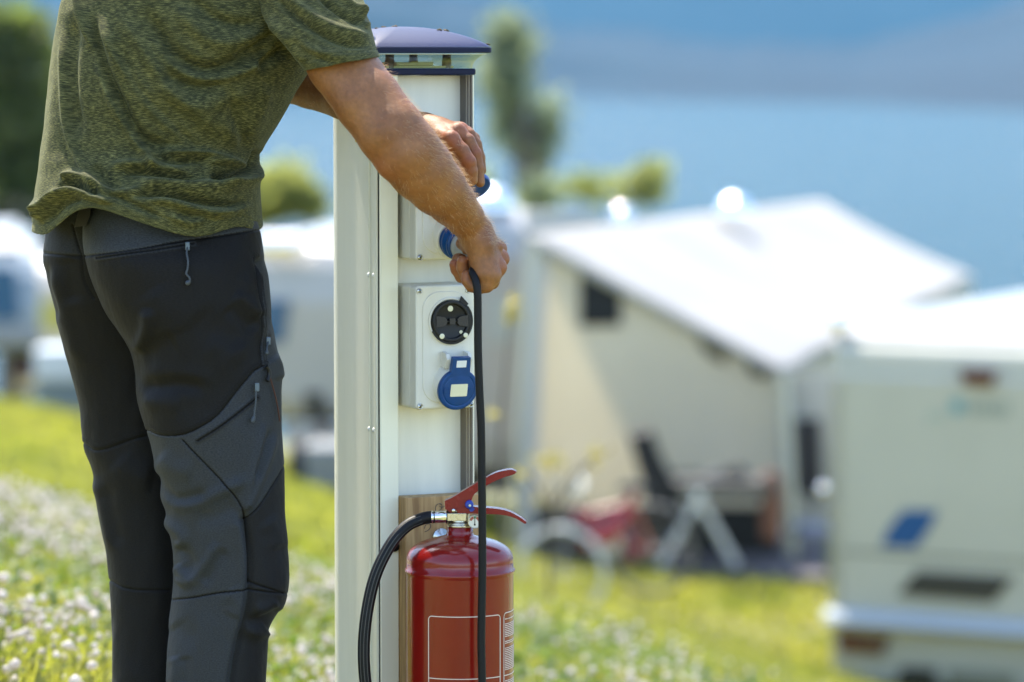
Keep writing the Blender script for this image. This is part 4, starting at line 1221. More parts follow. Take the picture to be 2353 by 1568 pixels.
def socket(bx, dy, lid_open):
    c = L(1040.0, 886 + dy, FB)
    tilt = R(14)
    Ms = Matrix.Translation((c.x, -FB - 0.001, c.z)) @ Matrix.Rotation(R(90) + tilt, 4, 'X')
    mb = MB()
    mb.lathe([(0.0335, -0.008), (0.0325, 0.004), (0.0315, 0.0115), (0.0300, 0.0128), (0.0270, 0.0128), (0.0262, 0.010), (0.0262, -0.006)], Ms, 56, False, False)
    # hinge block
    hb = MB()
    for s in (-1, 1):
        hb.prism([Ms @ Vector((s * 0.0175 - 0.0028, y, z)) for y, z in ((0.030, -0.004), (0.051, -0.008), (0.052, 0.008), (0.045, 0.014), (0.030, 0.011))], Ms.to_3x3() @ Vector((0.0056, 0, 0)))
    mb.v += []; base_n = len(mb.v)
    mb.add(hb.v, hb.f)
    mb.build('socket_collar', M_boxgrey, bx, 0.0008)
    # lid with hinge tab, local frame: disc centre at origin, z out
    if lid_open:
        Mh = Ms @ Matrix.Translation((0, 0.0475, 0.012)) @ Matrix.Rotation(R(-141), 4, 'X') @ Matrix.Translation((0, -0.0475, 0.0))
    else:
        Mh = Ms @ Matrix.Translation((0, 0, 0.0130))
    mb = MB()
    mb.lathe([(0.0260, 0.0), (0.0308, 0.0), (0.0314, 0.0012), (0.0314, 0.0070), (0.0302, 0.0086), (0.0262, 0.0090), (0.0250, 0.0080), (0.0242, 0.0080), (0.0230, 0.0090), (0.0, 0.0094)], Mh, 64)
    mb.prism([Mh @ Vector((x, y, 0.0015)) for x, y in ((-0.0155, 0.020), (0.0155, 0.020), (0.0140, 0.0500), (-0.0140, 0.0500))], Mh.to_3x3() @ Vector((0, 0, 0.0075)))
    for s in (-1, 1):
        mb.prism([Mh @ Vector((s * x, y, 0.0085)) for x, y in ((0.0235, 0.0035), (0.0180, 0.0035), (0.0160, 0.0015), (0.0160, -0.0025), (0.0180, -0.0045), (0.0235, -0.0045))][::s], Mh.to_3x3() @ Vector((0, 0, 0.0013)))
    lid = mb.build('socket_lid', M_bluelit if lid_open else M_blue, bx, 0.0006)
    mb = MB(); mb.prism([Mh @ Vector((x, y, 0.0094)) for x, y in rrect(0.0134, 0.0095, 0.0012, 3)], Mh.to_3x3() @ Vector((0, 0, 0.0006))); mb.build('lid_label', M_label, lid)
    mb = MB(); mb.prism([Mh @ Vector((x, y + 0.0405, 0.0090)) for x, y in rrect(0.0078, 0.0052, 0.0004, 2)], Mh.to_3x3() @ Vector((0, 0, 0.0005))); mb.build('hinge_label', M_labelw, lid)
    return Ms


MsL = socket(boxL, 0, False)
MsU = socket(boxU, -342, True)

# --- wooden board for the extinguisher, screwed to the pedestal below the panel
zb_top = L(1000, 1141, HV + 0.022).z
wl = L(919, 1300, HV + 0.0)
wr_ = L(1101, 1150, HV + 0.022)
mb = MB(); mb.box((uL + 0.0012, -HV - 0.022, 0.06), (wr_.x, -HV - 0.0004 + 0.012, zb_top))
mb.build('mounting_board', M_wood, ped, 0.0012)
# pencil marks on the board
mb = MB()
for pts_ in ([(1005, 1185), (1001, 1170), (1004, 1160), (1014, 1159), (1015, 1168), (1007, 1176)], [(1009, 1163), (1016, 1166), (1022, 1163)], [(975, 1215), (979, 1206), (987, 1204), (990, 1210), (984, 1219), (976, 1222)]):
    q = [L(x, y, HV + 0.0224) for x, y in pts_]
    mb.tube(spl3(q, 24), 0.0005, 6)
mb.build('pencil_mark', mat('graphite', (0.05, 0.045, 0.045), 0.5), ped)
wq = L(1013, 1228, HV + 0.0222)
mb = MB(); mb.lathe([(0.013, 0), (0.013, 0.0018), (0.006, 0.0020), (0.006, 0.006), (0.0, 0.0062)], Matrix.Translation((wq.x, -HV - 0.0222, wq.z - 0.004)) @ Matrix.Rotation(R(90), 4, 'X'), 28)
mb.build('washer_bolt', M_steel, ped)

# crumbs lying on the cap
crumb_spots = [(882, 63, 0.0042), (906, 62, 0.0048), (866, 66, 0.003), (1011, 70, 0.0045), (1024, 72, 0.0048), (1001, 73, 0.003), (1121, 103, 0.003)]
MPi = MP.inverted()
dg = None
for i, (x, y, sz) in enumerate(crumb_spots):
    random.seed(40 + i)
    # find where it rests: march along the ray to the dome surface
    best = None
    for v in np.linspace(0.11, -0.11, 221):
        q = L(x, y, v)
        s = max(abs(q.x) / a, abs(q.y) / b)
        if s < 0.98:
            hs = z_c1 + hh * (1 - s ** 2.1) ** 0.82
            e_ = abs(hs - q.z)
            if best is None or e_ < best[0]:
                best = (e_, q, hs)
    q = best[1]
    mb = MB()
    for k in range(4):
        o_ = Vector((random.uniform(-1, 1), random.uniform(-1, 1), random.uniform(0, 0.5))) * sz * 0.6
        Mk = Matrix.Translation(MP @ Vector((q.x, q.y, best[2])) + o_) @ Matrix.Rotation(random.uniform(0, 6), 4, 'Z') @ Matrix.Rotation(random.uniform(-0.5, 0.5), 4, 'X')
        mb.lathe([(0, -sz), (sz * 0.35, -sz * 0.5), (sz * 0.3, sz * 0.4), (0, sz * 0.9)], Mk @ Matrix.Rotation(R(90), 4, 'X'), 7)
    o = mb.build('seed_husk', M_crumb)
    tag(o, ['brown seed husk on the dome beside the sleeve', 'darkest seed husk on the crest of the blue cap', 'tiny pale husk on the cap nearest the sleeve', 'left husk of the pair on the right slope of the blue cap',
            'right husk of the pair on the right slope of the blue cap', 'small pale husk just left of the pair on the cap', 'lone husk at the right rim of the blue cap'][i], 'seed husk', 'seed husks lying on the blue cap')
# ================================================================== fire extinguisher
DX = 5.535
ec = P(1057, 1500, DX)
er = 124.0 / FOC * (DX - 0.0)
def zE(py): return P(1057, py, DX).z
ext = empty('fire_extinguisher', (ec.x, DX, 0.0))
tag(ext, 'red dry powder fire extinguisher with black hose hanging on a wooden board', 'fire extinguisher')
ME = Matrix.Translation((0, 0, 0))
EL = Vector((-ec.x, -DX, 0))            # world -> local


def E_(px, py, D=DX):
    return P(px, py, D) + EL


zsh, zw = zE(1268), zE(1312)            # shoulder, weld bead
zn = zE(1231)
prof = [(er * 0.93, zE(1860)), (er * 0.985, zE(1852)), (er, zE(1840)), (er, zw - 0.005), (er * 1.004, zw - 0.0035), (er * 1.018, zw - 0.001), (er * 1.018, zw + 0.002), (er * 1.0, zw + 0.0042), (er * 0.998, zE(1288))]
z_s0, z_s1 = zE(1288), zE(1232)
for i in range(1, 15):
    t = i / 14 * 0.985
    r_ = er * ((1 - t ** 2.3) ** (1 / 2.3) * 0.998)
    if r_ > 0.0205:
        prof.append((r_, z_s0 + (z_s1 - z_s0) * t))
prof += [(0.0215, zE(1230.2)), (0.0198, zE(1227)), (0.0190, zE(1223)), (0.0190, zE(1211)), (0.0, zE(1211))]
mb = MB(); mb.lathe(prof, None, 96)
body = mb.build('cylinder', M_red, ext)
# weld bead roughness
for v in body.data.vertices:
    r0 = math.hypot(v.co.x, v.co.y)
    if r0 > er * 1.01 and abs(v.co.z - zw) < 0.006:
        n_ = noise.noise(Vector((v.co.x * 160, v.co.y * 160, v.co.z * 160))) + 0.8
        v.co.x *= 1 + 0.012 * n_; v.co.y *= 1 + 0.012 * n_; v.co.z += 0.0012 * n_
# printed frames and lines on the cylinder
def cyl_pt(px, py, off=0.0004):
    s = max(-0.999, min(0.999, (px - 1057) / 124.0))
    an = math.asin(s)
    r_ = er + off
    x, y = r_ * math.sin(an), -r_ * math.cos(an)
    # height seen at this picture row at that depth
    p = P(px, py, DX + y)
    return Vector((x, y, p.z))


def strip(mb, a0, a1, z0, z1, off=0.0005, n=None):
    """thin curved plate, angles in radians"""
    n = n or max(1, int(abs(a1 - a0) / 0.06))
    r0, r1 = er + 0.0001, er + off
    rings = []
    for i in range(n + 1):
        t = a0 + (a1 - a0) * i / n
        s_, c_ = math.sin(t), -math.cos(t)
        rings.append([Vector((r0 * s_, r0 * c_, z0)), Vector((r1 * s_, r1 * c_, z0)), Vector((r1 * s_, r1 * c_, z1)), Vector((r0 * s_, r0 * c_, z1))])
    mb.rings(rings, smooth=False)


mb = MB()
aL, aR = math.asin((986 - 1057) / 124), math.asin((1150.5 - 1057) / 124)
a2 = math.asin((1158 - 1057) / 124)
zt = zE(1400) ; zm = zE(1541) ; zbm = zE(1800)
lw = 0.0011
rc = 0.006
for (b0, b1, zt_, zb_) in ((aL, aR, zt, zbm), (a2, a2 + 1.05, zt + 0.001, zbm)):
    da = rc / er
    strip(mb, b0 + da, b1 - da, zt_ - lw, zt_)
    for s, ae in ((1, b0), (-1, b1)):
        dl = lw / er
        strip(mb, ae, ae + s * dl, zb_, zt_ - rc, n=1)
        prev = None
        for k in range(6):                       # rounded corners
            t0, t1 = R(90 * k / 6), R(90 * (k + 1) / 6)
            q = []
            for t in (t0, t1):
                for rad in (rc, rc - lw):
                    q.append((ae + s * (rc - rad * math.cos(t)) / er, zt_ - rc + rad * math.sin(t)))
            q = [q[0], q[2], q[3], q[1]]
            r1 = er + 0.0005
            mb.add([Vector((r1 * math.sin(t), -r1 * math.cos(t), z)) for t, z in q], [(0, 1, 2, 3)])
    strip(mb, b0 + lw / er, b1 - lw / er, zE(1541) - lw, zE(1541))
# small print in the right frame: rows of short dashes, too small to read
random.seed(12)
z = zt - 0.008
while z > zE(1790):
    if random.random() < 0.10 or abs(z - zE(1541)) < 0.006:
        z -= 0.0046; continue
    t = a2 + 0.05
    end = a2 + 0.9 - random.random() * 0.12
    while t < end:
        w_ = random.uniform(0.015, 0.075)
        strip(mb, t, min(t + w_, end), z - 0.0011, z, 0.0004, 1)
        t += w_ + 0.014
    z -= 0.0026
mb.build('label_print', M_print, ext)

# valve block
mb = MB()
Zv = lambda py: zE(py)
mb.lathe([(0.0178, Zv(1211)), (0.0186, Zv(1209.5)), (0.0186, Zv(1206)), (0.0172, Zv(1204.5)), (0.0178, Zv(1203)), (0.0166, Zv(1200)), (0.0145, Zv(1198)), (0.0140, Zv(1180)), (0.0120, Zv(1177)), (0, Zv(1176))], None, 40)
vx = (1035 - 1057) / FOC * DX
mb.box((vx - 0.004, -0.0145, Zv(1195)), (0.0095, 0.010, Zv(1177.5)))
# side outlet to the hose
p0, p1 = E_(1052, 1189.5), E_(1026, 1187.5)
mb.tube([p0, p1], [0.0082, 0.0082], 24)
mb.build('valve', M_brass, ext, 0.001)
mb = MB()
mb.tube([E_(1036, 1189), E_(1033, 1189)], 0.0104, 24); mb.tube([E_(1029, 1188.4), E_(1026, 1188.2)], 0.0098, 24)
mb.build('outlet_ring', M_black, ext)
mb = MB(); mb.tube([E_(1026, 1188), E_(1024, 1188), E_(1023.5, 1188), E_(996, 1188.5), E_(995, 1188.6), E_(991.5, 1188.8)], [0.0092, 0.0092, 0.0088, 0.0088, 0.0091, 0.0091], 28)
mb.build('ferrule', M_chrome, ext)
# hose
hp = [E_(1000, 1188.5), E_(985, 1189), E_(965, 1194, DX - 0.004), E_(938, 1207, DX - 0.012), E_(910, 1234, DX - 0.022), E_(884, 1275, DX - 0.03), E_(862, 1325, DX - 0.036), E_(847, 1385, DX - 0.04), E_(838, 1450, DX - 0.042), E_(836, 1510, DX - 0.042), E_(840, 1570, DX - 0.040), E_(850, 1640, DX - 0.036), E_(868, 1700, DX - 0.03)]
path = spl3(hp, 150)
mb = MB(); mb.tube(path, 0.0089, 22)
hose = mb.build('hose', M_blackrub, ext)
# braided rib lines along the hose
rb = MB()
for k in range(3):
    off = []
    for i, p in enumerate(path):
        t = (path[min(i + 1, len(path) - 1)] - path[max(i - 1, 0)]).normalized()
        sd = t.cross(Vector((0, 1, 0))).normalized()
        an = R(-34 + 34 * k)
        off.append(p + (Vector((0, -1, 0)) * math.cos(an) + sd * math.sin(an)) * 0.0088)
    rb.tube(off[8:], 0.0008, 6)
rb.build('hose_rib', mat('hose_rib', (0.05, 0.05, 0.045), 0.6), hose)

# levers
def plate(pts, D0, D1, name, m, bevel=0.0012):
    q = [E_(x, y, DX) for x, y in pts]
    q = [Vector((p.x, D0, p.z)) for p in q]
    mb = MB(); mb.prism(q, (0, D1 - D0, 0))
    return mb.build(name, m, ext, bevel, 3)


up = [(1022, 1149.5), (1040, 1141.5), (1066, 1126), (1097, 1107), (1113, 1098.5), (1128.6, 1090), (1142, 1084), (1155, 1080.6), (1168, 1078.2), (1178, 1078), (1187.6, 1083), (1183, 1087.5), (1176, 1090.5), (1162, 1094), (1146.6, 1100), (1130, 1107.5), (1117, 1115), (1105, 1122), (1097, 1128), (1090, 1134), (1086, 1141), (1083.5, 1150), (1086, 1158), (1089, 1161), (1060, 1165), (1048, 1172), (1040, 1176), (1036.6, 1177.5), (1030, 1172), (1023.5, 1168)]
plate(up, -0.011, 0.011, 'upper_lever', M_redlev)
lo = [(1048, 1168), (1062, 1164), (1080, 1162), (1096, 1163.5), (1117, 1165), (1131, 1166), (1145, 1167.6), (1158, 1170), (1171, 1174), (1182, 1179.5), (1192.6, 1185.6), (1201, 1191), (1209, 1197), (1209.5, 1200.5), (1205.7, 1202), (1197, 1196.5), (1187.6, 1190.6), (1176, 1186), (1163, 1182.5), (1150, 1180.8), (1138.4, 1180), (1115, 1179), (1090, 1178.5), (1069.5, 1178), (1052, 1177)]
plate(lo, -0.0125, 0.0125, 'lower_lever', M_redlev)
# rivet, safety pin
def knob(px, py, D, r_, ln, name, m):
    p = E_(px, py, DX)
    mb = MB(); mb.lathe([(r_, 0), (r_, ln * 0.7), (r_ * 0.7, ln), (0, ln)], Matrix.Translation((p.x, D, p.z)) @ Matrix.Rotation(R(90), 4, 'X'), 20)
    return mb.build(name, m, ext)


knob(1042.5, 1171, -0.0127, 0.0030, 0.003, 'lever_rivet', M_steel)
p = E_(1078.5, 1157); q = E_(1086, 1171)
mb = MB()
mb.lathe([(0.0062, 0), (0.0062, 0.004), (0.0052, 0.006), (0, 0.0062)], Matrix.Translation((p.x, -0.0128, p.z)) @ Matrix.Rotation(R(90), 4, 'X'), 24)
d_ = (q - p); nrm = Vector((-d_.z, 0, d_.x)).normalized() * 0.0035
mb.prism([Vector((a_.x, -0.0150, a_.z)) for a_ in (p + nrm, q + nrm, q + d_ * 0.12, q - nrm, p - nrm)], (0, 0.0022, 0))
pin = mb.build('safety_pin', M_pinblue, ext, 0.0006)
pp = E_(1080, 1158.5)
mb = MB(); mb.lathe([(0.0019, 0), (0.0019, 0.001), (0, 0.0012)], Matrix.Translation((pp.x, -0.0191, pp.z)) @ Matrix.Rotation(R(90), 4, 'X'), 14); mb.build('pin_end', M_label, pin)
# gauge
g = E_(1091, 1199, DX - 0.02)
Mg = Matrix.Translation((g.x, g.y, g.z)) @ Matrix.Rotation(R(90), 4, 'X')
mb = MB(); mb.lathe([(0.0085, -0.010), (0.0102, -0.006), (0.0102, 0.0018), (0.0097, 0.0024), (0.0090, 0.0024), (0.0088, 0.0010), (0, 0.0010)], Mg, 36)
ga = mb.build('gauge', M_brass, ext)
mb = MB(); mb.lathe([(0.0088, 0.0011), (0, 0.0013)], Mg, 32, False, True); mb.build('gauge_face', M_gaugeface, ga)
def sector(a0, a1, r0, r1, z):
    A = np.linspace(R(a0), R(a1), 10)
    return [Mg @ Vector((r1 * math.cos(t), r1 * math.sin(t), z)) for t in A] + [Mg @ Vector((r0 * math.cos(t), r0 * math.sin(t), z)) for t in A[::-1]]
out = Mg.to_3x3() @ Vector((0, 0, 0.0002))
mb = MB(); mb.prism(sector(105, 165, 0.0045, 0.008, 0.0014), out); mb.prism(sector(15, 70, 0.0045, 0.008, 0.0014), out); mb.build('gauge_zone', M_gaugered, ga)
mb = MB(); mb.prism(sector(74, 101, 0.0045, 0.008, 0.0014), out); mb.build('gauge_zone', M_gaugegreen, ga)
mb = MB(); mb.prism([Mg @ Vector((x, y, 0.0018)) for x, y in ((-0.0005, -0.004), (0.0005, -0.004), (0.0004, 0.0065), (-0.0004, 0.0065))], out)
mb.lathe([(0.0013, 0.0017), (0.0013, 0.0022), (0, 0.0023)], Mg @ Matrix.Translation((0, -0.0042, 0)), 14); mb.build('gauge_needle', M_black, ga)

# ================================================================== plug and cable (held in the hand)
ctr = MsU @ Vector((0, 0, 0))
MW = MP @ MsU                            # world frame of the upper socket, z out of the face
cab = empty('power_cable', MW @ Vector((0, 0, 0.03)))
tag(cab, 'black power cable with blue and grey plug pushed into the upper socket', 'power cable')
cl_ = -cab.location
def loc(mb):
    mb.v = [tuple(Vector(p) + cl_) for p in mb.v]; return mb
mb = MB()
mb.lathe([(0.0255, 0.004), (0.0275, 0.0135), (0.0285, 0.0185), (0.0268, 0.0192), (0.0268, 0.0212), (0.0285, 0.0220), (0.0282, 0.027), (0.0255, 0.0305), (0.0248, 0.034), (0.0268, 0.0365), (0.0268, 0.042), (0.0235, 0.0435), (0, 0.0436)], MW, 56)
loc(mb).build('plug_collar', M_blue, cab)
mb = MB()
mb.lathe([(0.0215, 0.0432), (0.0232, 0.0440), (0.0232, 0.0495), (0.0222, 0.0505), (0.0205, 0.056), (0.0170, 0.068), (0.0145, 0.082), (0.0120, 0.094), (0.0095, 0.104), (0.0085, 0.110), (0, 0.1102)], MW, 40)
for k in range(8):
    an = R(45 * k + 10)
    mb.box((-0.0022, 0.0180, 0.051), (0.0022, 0.0216, 0.072), MW @ Matrix.Rotation(an, 4, 'Z') @ Matrix.Rotation(R(7), 4, 'X'))
loc(mb).build('plug_body', M_plug, cab, 0.0008)
tip = MW @ Vector((0, 0, 0.108))
DC = 5.432
cp = [tip, tip + (MW.to_3x3() @ Vector((0, 0, 0.014))), P(1086, 622, 5.448), P(1093, 645, 5.435), P(1097, 668, DC), P(1098, 720, DC), P(1098.5, 800, DC), P(1102, 900, DC), P(1105.5, 980, DC), P(1107, 1080, DC), P(1108, 1180, DC), P(1108.5, 1300, DC), P(1107, 1400, DC), P(1106, 1480, DC), P(1108, 1568, DC), P(1108, 1700, DC), P(1110, 1900, DC), P(1116, 2060, DC - 0.01), P(1140, 2150, DC - 0.06), P(1230, 2175, DC - 0.1), P(1420, 2178, DC - 0.1), P(1700, 2170, DC - 0.05)]
mb = MB(); mb.tube(spl3(cp, 260), 0.0057, 18)
loc(mb).build('cable', M_blackrub, cab)
CABLE = spl3(cp, 120)
PLUG_M = MW
# ================================================================== person
def smin(a, b, k):
    h = np.clip(0.5 + 0.5 * (b - a) / k, 0, 1)
    return b * (1 - h) + a * h - k * h * (1 - h)


class Field:
    """signed distance grid in a box; capsules with changing radius blended together"""
    def __init__(s, lo, hi, h):
        s.lo = np.array(lo, float); s.h = h
        s.n = np.ceil((np.array(hi) - s.lo) / h).astype(int) + 1
        s.ax = [s.lo[i] + h * np.arange(s.n[i]) for i in range(3)]
        s.d = np.full(s.n, 0.05, np.float32)

    def window(s, lo, hi):
        a = np.clip(np.floor((np.array(lo) - s.lo) / s.h).astype(int), 0, s.n - 1)
        b = np.clip(np.ceil((np.array(hi) - s.lo) / s.h).astype(int) + 1, 1, s.n)
        return tuple(slice(int(i), int(max(j, i + 1))) for i, j in zip(a, b))

    def cone(s, a, b, ra, rb, k, flat=None):
        a, b = np.array(tuple(a), np.float32), np.array(tuple(b), np.float32)
        m = max(ra, rb) * (1.0 if flat is None else max(1, 1 / min(1, flat[1]))) + 0.03
        w = s.window(np.minimum(a, b) - m, np.maximum(a, b) + m)
        X = s.ax[0][w[0]][:, None, None].astype(np.float32); Y = s.ax[1][w[1]][None, :, None].astype(np.float32); Z = s.ax[2][w[2]][None, None, :].astype(np.float32)
        ab = b - a; L2 = max(float(ab @ ab), 1e-12)
        t = np.clip(((X - a[0]) * ab[0] + (Y - a[1]) * ab[1] + (Z - a[2]) * ab[2]) / L2, 0, 1)
        dx, dy, dz = X - (a[0] + t * ab[0]), Y - (a[1] + t * ab[1]), Z - (a[2] + t * ab[2])
        if flat is not None:                       # squash along a direction
            f = np.array(tuple(flat[0]), np.float32); c = dx * f[0] + dy * f[1] + dz * f[2]
            g = (1 / flat[1] - 1)
            dx, dy, dz = dx + c * g * f[0], dy + c * g * f[1], dz + c * g * f[2]
        d = np.sqrt(dx * dx + dy * dy + dz * dz) - (ra + t * (rb - ra))
        s.d[w] = smin(s.d[w], d, k)
        return s

    def chain(s, pts, k):
        for (a, ra), (b, rb) in zip(pts[:-1], pts[1:]):
            s.cone(a, b, ra, rb, k)
        return s

    def merge(s, o, k):
        s.d = smin(s.d, o.d, k)

    def like(s):
        f = Field.__new__(Field); f.lo, f.h, f.n, f.ax = s.lo, s.h, s.n, s.ax
        f.d = np.full(s.n, 0.05, np.float32); return f

    def mesh(s):
        """naive surface nets"""
        v = s.d; ins = v < 0
        c = [(i, j, k) for i in (0, 1) for j in (0, 1) for k in (0, 1)]
        nx, ny, nz = v.shape
        sub = lambda A, i, j, k: A[i:nx - 1 + i, j:ny - 1 + j, k:nz - 1 + k]
        cnt = sum(sub(ins, *q).astype(np.int8) for q in c)
        act = (cnt > 0) & (cnt < 8)
        I, J, K = np.nonzero(act)
        vals = {q: v[I + q[0], J + q[1], K + q[2]] for q in c}
        acc = np.zeros((len(I), 3)); num = np.zeros(len(I))
        for q in c:
            for ax in range(3):
                if q[ax] == 0:
                    r = list(q); r[ax] = 1; r = tuple(r)
                    a, b = vals[q], vals[r]
                    cr = (a < 0) != (b < 0)
                    t = np.where(cr, a / np.where(cr, a - b, 1), 0)
                    p = np.repeat(np.array(q, float)[None], len(I), 0); p[:, ax] = t
                    acc += np.where(cr[:, None], p, 0); num += cr
        V = s.lo + (np.stack([I, J, K], 1) + acc / num[:, None]) * s.h
        idx = np.full(act.shape, -1, np.int64); idx[I, J, K] = np.arange(len(I))
        F = []
        for ax in range(3):
            o1, o2 = (ax + 1) % 3, (ax + 2) % 3
            sl0 = [slice(None)] * 3; sl1 = [slice(None)] * 3
            sl0[ax] = slice(0, -1); sl1[ax] = slice(1, None)
            A, B = ins[tuple(sl0)], ins[tuple(sl1)]
            E = np.argwhere(A != B)
            E = E[(E[:, o1] > 0) & (E[:, o2] > 0) & (E[:, o1] < act.shape[o1]) & (E[:, o2] < act.shape[o2])]
            fl = A[E[:, 0], E[:, 1], E[:, 2]]
            def cell(d1, d2):
                q = E.copy(); q[:, o1] -= d1; q[:, o2] -= d2
                return idx[q[:, 0], q[:, 1], q[:, 2]]
            Q = np.stack([cell(1, 1), cell(0, 1), cell(0, 0), cell(1, 0)], 1)
            Q[~fl] = Q[~fl][:, ::-1]
            F.append(Q)
        F = np.concatenate(F); F = F[(F >= 0).all(1)]
        p = V[F]
        vol = np.einsum('ij,ij->i', p[:, 0], np.cross(p[:, 1], p[:, 2])).sum() + np.einsum('ij,ij->i', p[:, 0], np.cross(p[:, 2], p[:, 3])).sum()
        if vol < 0: F = F[:, ::-1].copy()
        return V, F


def smooth_mesh(V, F, it=4, lam=0.5):
    e = np.concatenate([F[:, [0, 1]], F[:, [1, 2]], F[:, [2, 3]], F[:, [3, 0]]])
    e = np.concatenate([e, e[:, ::-1]])
    n = len(V)
    deg = np.bincount(e[:, 0], minlength=n).clip(1)[:, None]
    for i in range(it):
        for l in (lam, -lam * 1.04):
            s = np.stack([np.bincount(e[:, 0], V[e[:, 1], j], n) for j in range(3)], 1)
            V = V + l * (s / deg - V)
    return V


def Q(px, py, D): return P(px, py, D)
def rr(px, D): return px / FOC * D

HV_ = 0.0014                             # voxel size on the visible arms
# ---------------- right arm and hand (nearest)
F1 = Field((-0.36, 5.28, 0.84), (0.02, 5.62, 1.42), HV_)
arm = [(Q(668, -40, 5.52), rr(68, 5.52)), (Q(717, 42, 5.47), rr(72, 5.47)), (Q(783, 145, 5.42), rr(77, 5.42)), (Q(846, 233, 5.385), rr(77, 5.385)),
       (Q(899, 304, 5.365), rr(77.5, 5.365)), (Q(933, 347, 5.365), rr(77.5, 5.365)), (Q(968, 389, 5.38), rr(74, 5.38)), (Q(1005, 430, 5.40), rr(65, 5.40)), (Q(1039, 466, 5.425), rr(53.5, 5.425)),
       (Q(1066, 498, 5.445), rr(44, 5.445)), (Q(1087, 526, 5.462), rr(39.5, 5.462))]
F1.chain(arm, 0.006)
# elbow point and ulna ridge
F1.cone(Q(897, 352, 5.362), Q(903, 372, 5.355), rr(36, 5.37), rr(36, 5.37), 0.008)
F1.cone(Q(1106, 556, 5.448), Q(1110, 562, 5.448), rr(23, 5.45), rr(22, 5.45), 0.014)        # ulna head
# palm: metacarpals fan out in depth behind the little-finger edge
wr = Q(1094, 538, 5.470)
mcp_l, mcp_r, mcp_m, mcp_i = Q(1130, 634, 5.452), Q(1142, 614, 5.470), Q(1148, 594, 5.490), Q(1146, 572, 5.512)
for m_, r0, r1 in ((mcp_l, 33, 20), (mcp_r, 32, 17.5), (mcp_m, 30, 17), (mcp_i, 27, 17)):
    F1.cone(wr, m_, rr(r0, 5.46), rr(r1, 5.46), 0.012)
F1.cone(Q(1098, 560, 5.458), Q(1112, 628, 5.448), rr(27, 5.46), rr(25, 5.45), 0.014)         # hypothenar
F1.cone(Q(1092, 566, 5.50), Q(1104, 600, 5.50), rr(22, 5.5), rr(20, 5.5), 0.014)             # thenar side
F1.cone(Q(1148, 566, 5.475), Q(1150, 566, 5.475), rr(6, 5.46), rr(6, 5.46), 0.008)
for m_ in (mcp_r, mcp_m):                                                                   # knuckles
    F1.cone(m_ + Vector((0.0035, -0.001, 0.001)), m_ + Vector((0.0045, -0.001, -0.001)), 0.0098, 0.0095, 0.006)
hand = F1
fingers = []


def finger(F, segs, k=0.003):
    f = F.like(); f.chain(segs, k); return f


# little, ring, middle: knuckle -> round under the cable -> tips beside the plug
R1 = lambda p: rr(p, 5.46)
fl = finger(F1, [(mcp_l, R1(19)), (Q(1118, 655, 5.449), R1(17.5)), (Q(1100, 660, 5.449), R1(16)), (Q(1084, 657, 5.452), R1(14.5)), (Q(1074, 645, 5.452), R1(13.5)), (Q(1072, 633, 5.452), R1(12))])
fr = finger(F1, [(mcp_r, R1(18)), (Q(1130, 648, 5.470), R1(17)), (Q(1104, 650, 5.474), R1(16.5)), (Q(1072, 634, 5.472), R1(15)), (Q(1063, 616, 5.470), R1(14)), (Q(1062.5, 601, 5.466), R1(13.2))])
fm = finger(F1, [(mcp_m, R1(18)), (Q(1128, 632, 5.495), R1(16.5)), (Q(1092, 640, 5.500), R1(16)), (Q(1060, 636, 5.496), R1(14)), (Q(1049, 620, 5.494), R1(13)), (Q(1044.5, 608, 5.490), R1(12.4))])
fi = finger(F1, [(mcp_i, R1(18)), (Q(1122, 600, 5.535), R1(16.5)), (Q(1092, 610, 5.548), R1(15.5)), (Q(1066, 606, 5.548), R1(15)), (Q(1052, 596, 5.545), R1(14))])
th = finger(F1, [(Q(1096, 556, 5.492), R1(24)), (Q(1090, 572, 5.515), R1(20)), (Q(1078, 566, 5.545), R1(17)), (Q(1062, 560, 5.56), R1(15))], 0.006)
allf = fl
for f in (fr, fm, fi):
    allf.merge(f, 0.0012)
F1.merge(allf, 0.006)
F1.merge(th, 0.008)
V1, T1 = F1.mesh()
V1 = smooth_mesh(V1, T1, 2)

# ---------------- left arm and hand (farther, on the lid)
F2 = Field((-0.44, 5.44, 1.0), (0.0, 5.90, 1.34), HV_)
arm2 = [(Q(560, 110, 5.84), rr(86, 5.84)), (Q(640, 165, 5.80), rr(66, 5.8)), (Q(715, 195, 5.76), rr(54, 5.76)), (Q(790, 226, 5.71), rr(48, 5.71)), (Q(870, 254, 5.66), rr(42, 5.66)), (Q(930, 278, 5.62), rr(35, 5.62)), (Q(972, 294, 5.59), rr(31, 5.59))]
arm2[0:0] = [(Q(520, 40, 5.84), rr(92, 5.84))]
F2.chain(arm2, 0.006)
w2 = Q(975, 296, 5.588)
k_i, k_m, k_r, k_l = Q(1036, 322, 5.520), Q(1051, 304, 5.545), Q(1058, 298, 5.568), Q(1056, 300, 5.590)
for m_, r0, r1 in ((k_i, 27, 18.5), (k_m, 27, 17), (k_r, 27, 16), (k_l, 25, 15)):
    F2.cone(w2, m_, rr(r0, 5.55), rr(r1, 5.55), 0.012)
F2.cone(Q(1005, 300, 5.57), Q(1040, 330, 5.56), rr(26, 5.56), rr(24, 5.56), 0.012)
for m_ in (k_i, k_m):
    F2.cone(m_ + Vector((0.001, -0.002, 0.0035)), m_ + Vector((0.002, -0.002, 0.003)), 0.0098, 0.0094, 0.006)
R2 = lambda p: rr(p, 5.55)
gi = finger(F2, [(k_i, R2(18.5)), (Q(1062, 346, 5.514), R2(16.2)), (Q(1078, 372, 5.510), R2(15.8)), (Q(1083, 394, 5.512), R2(14.4)), (Q(1085, 414, 5.514), R2(13))])
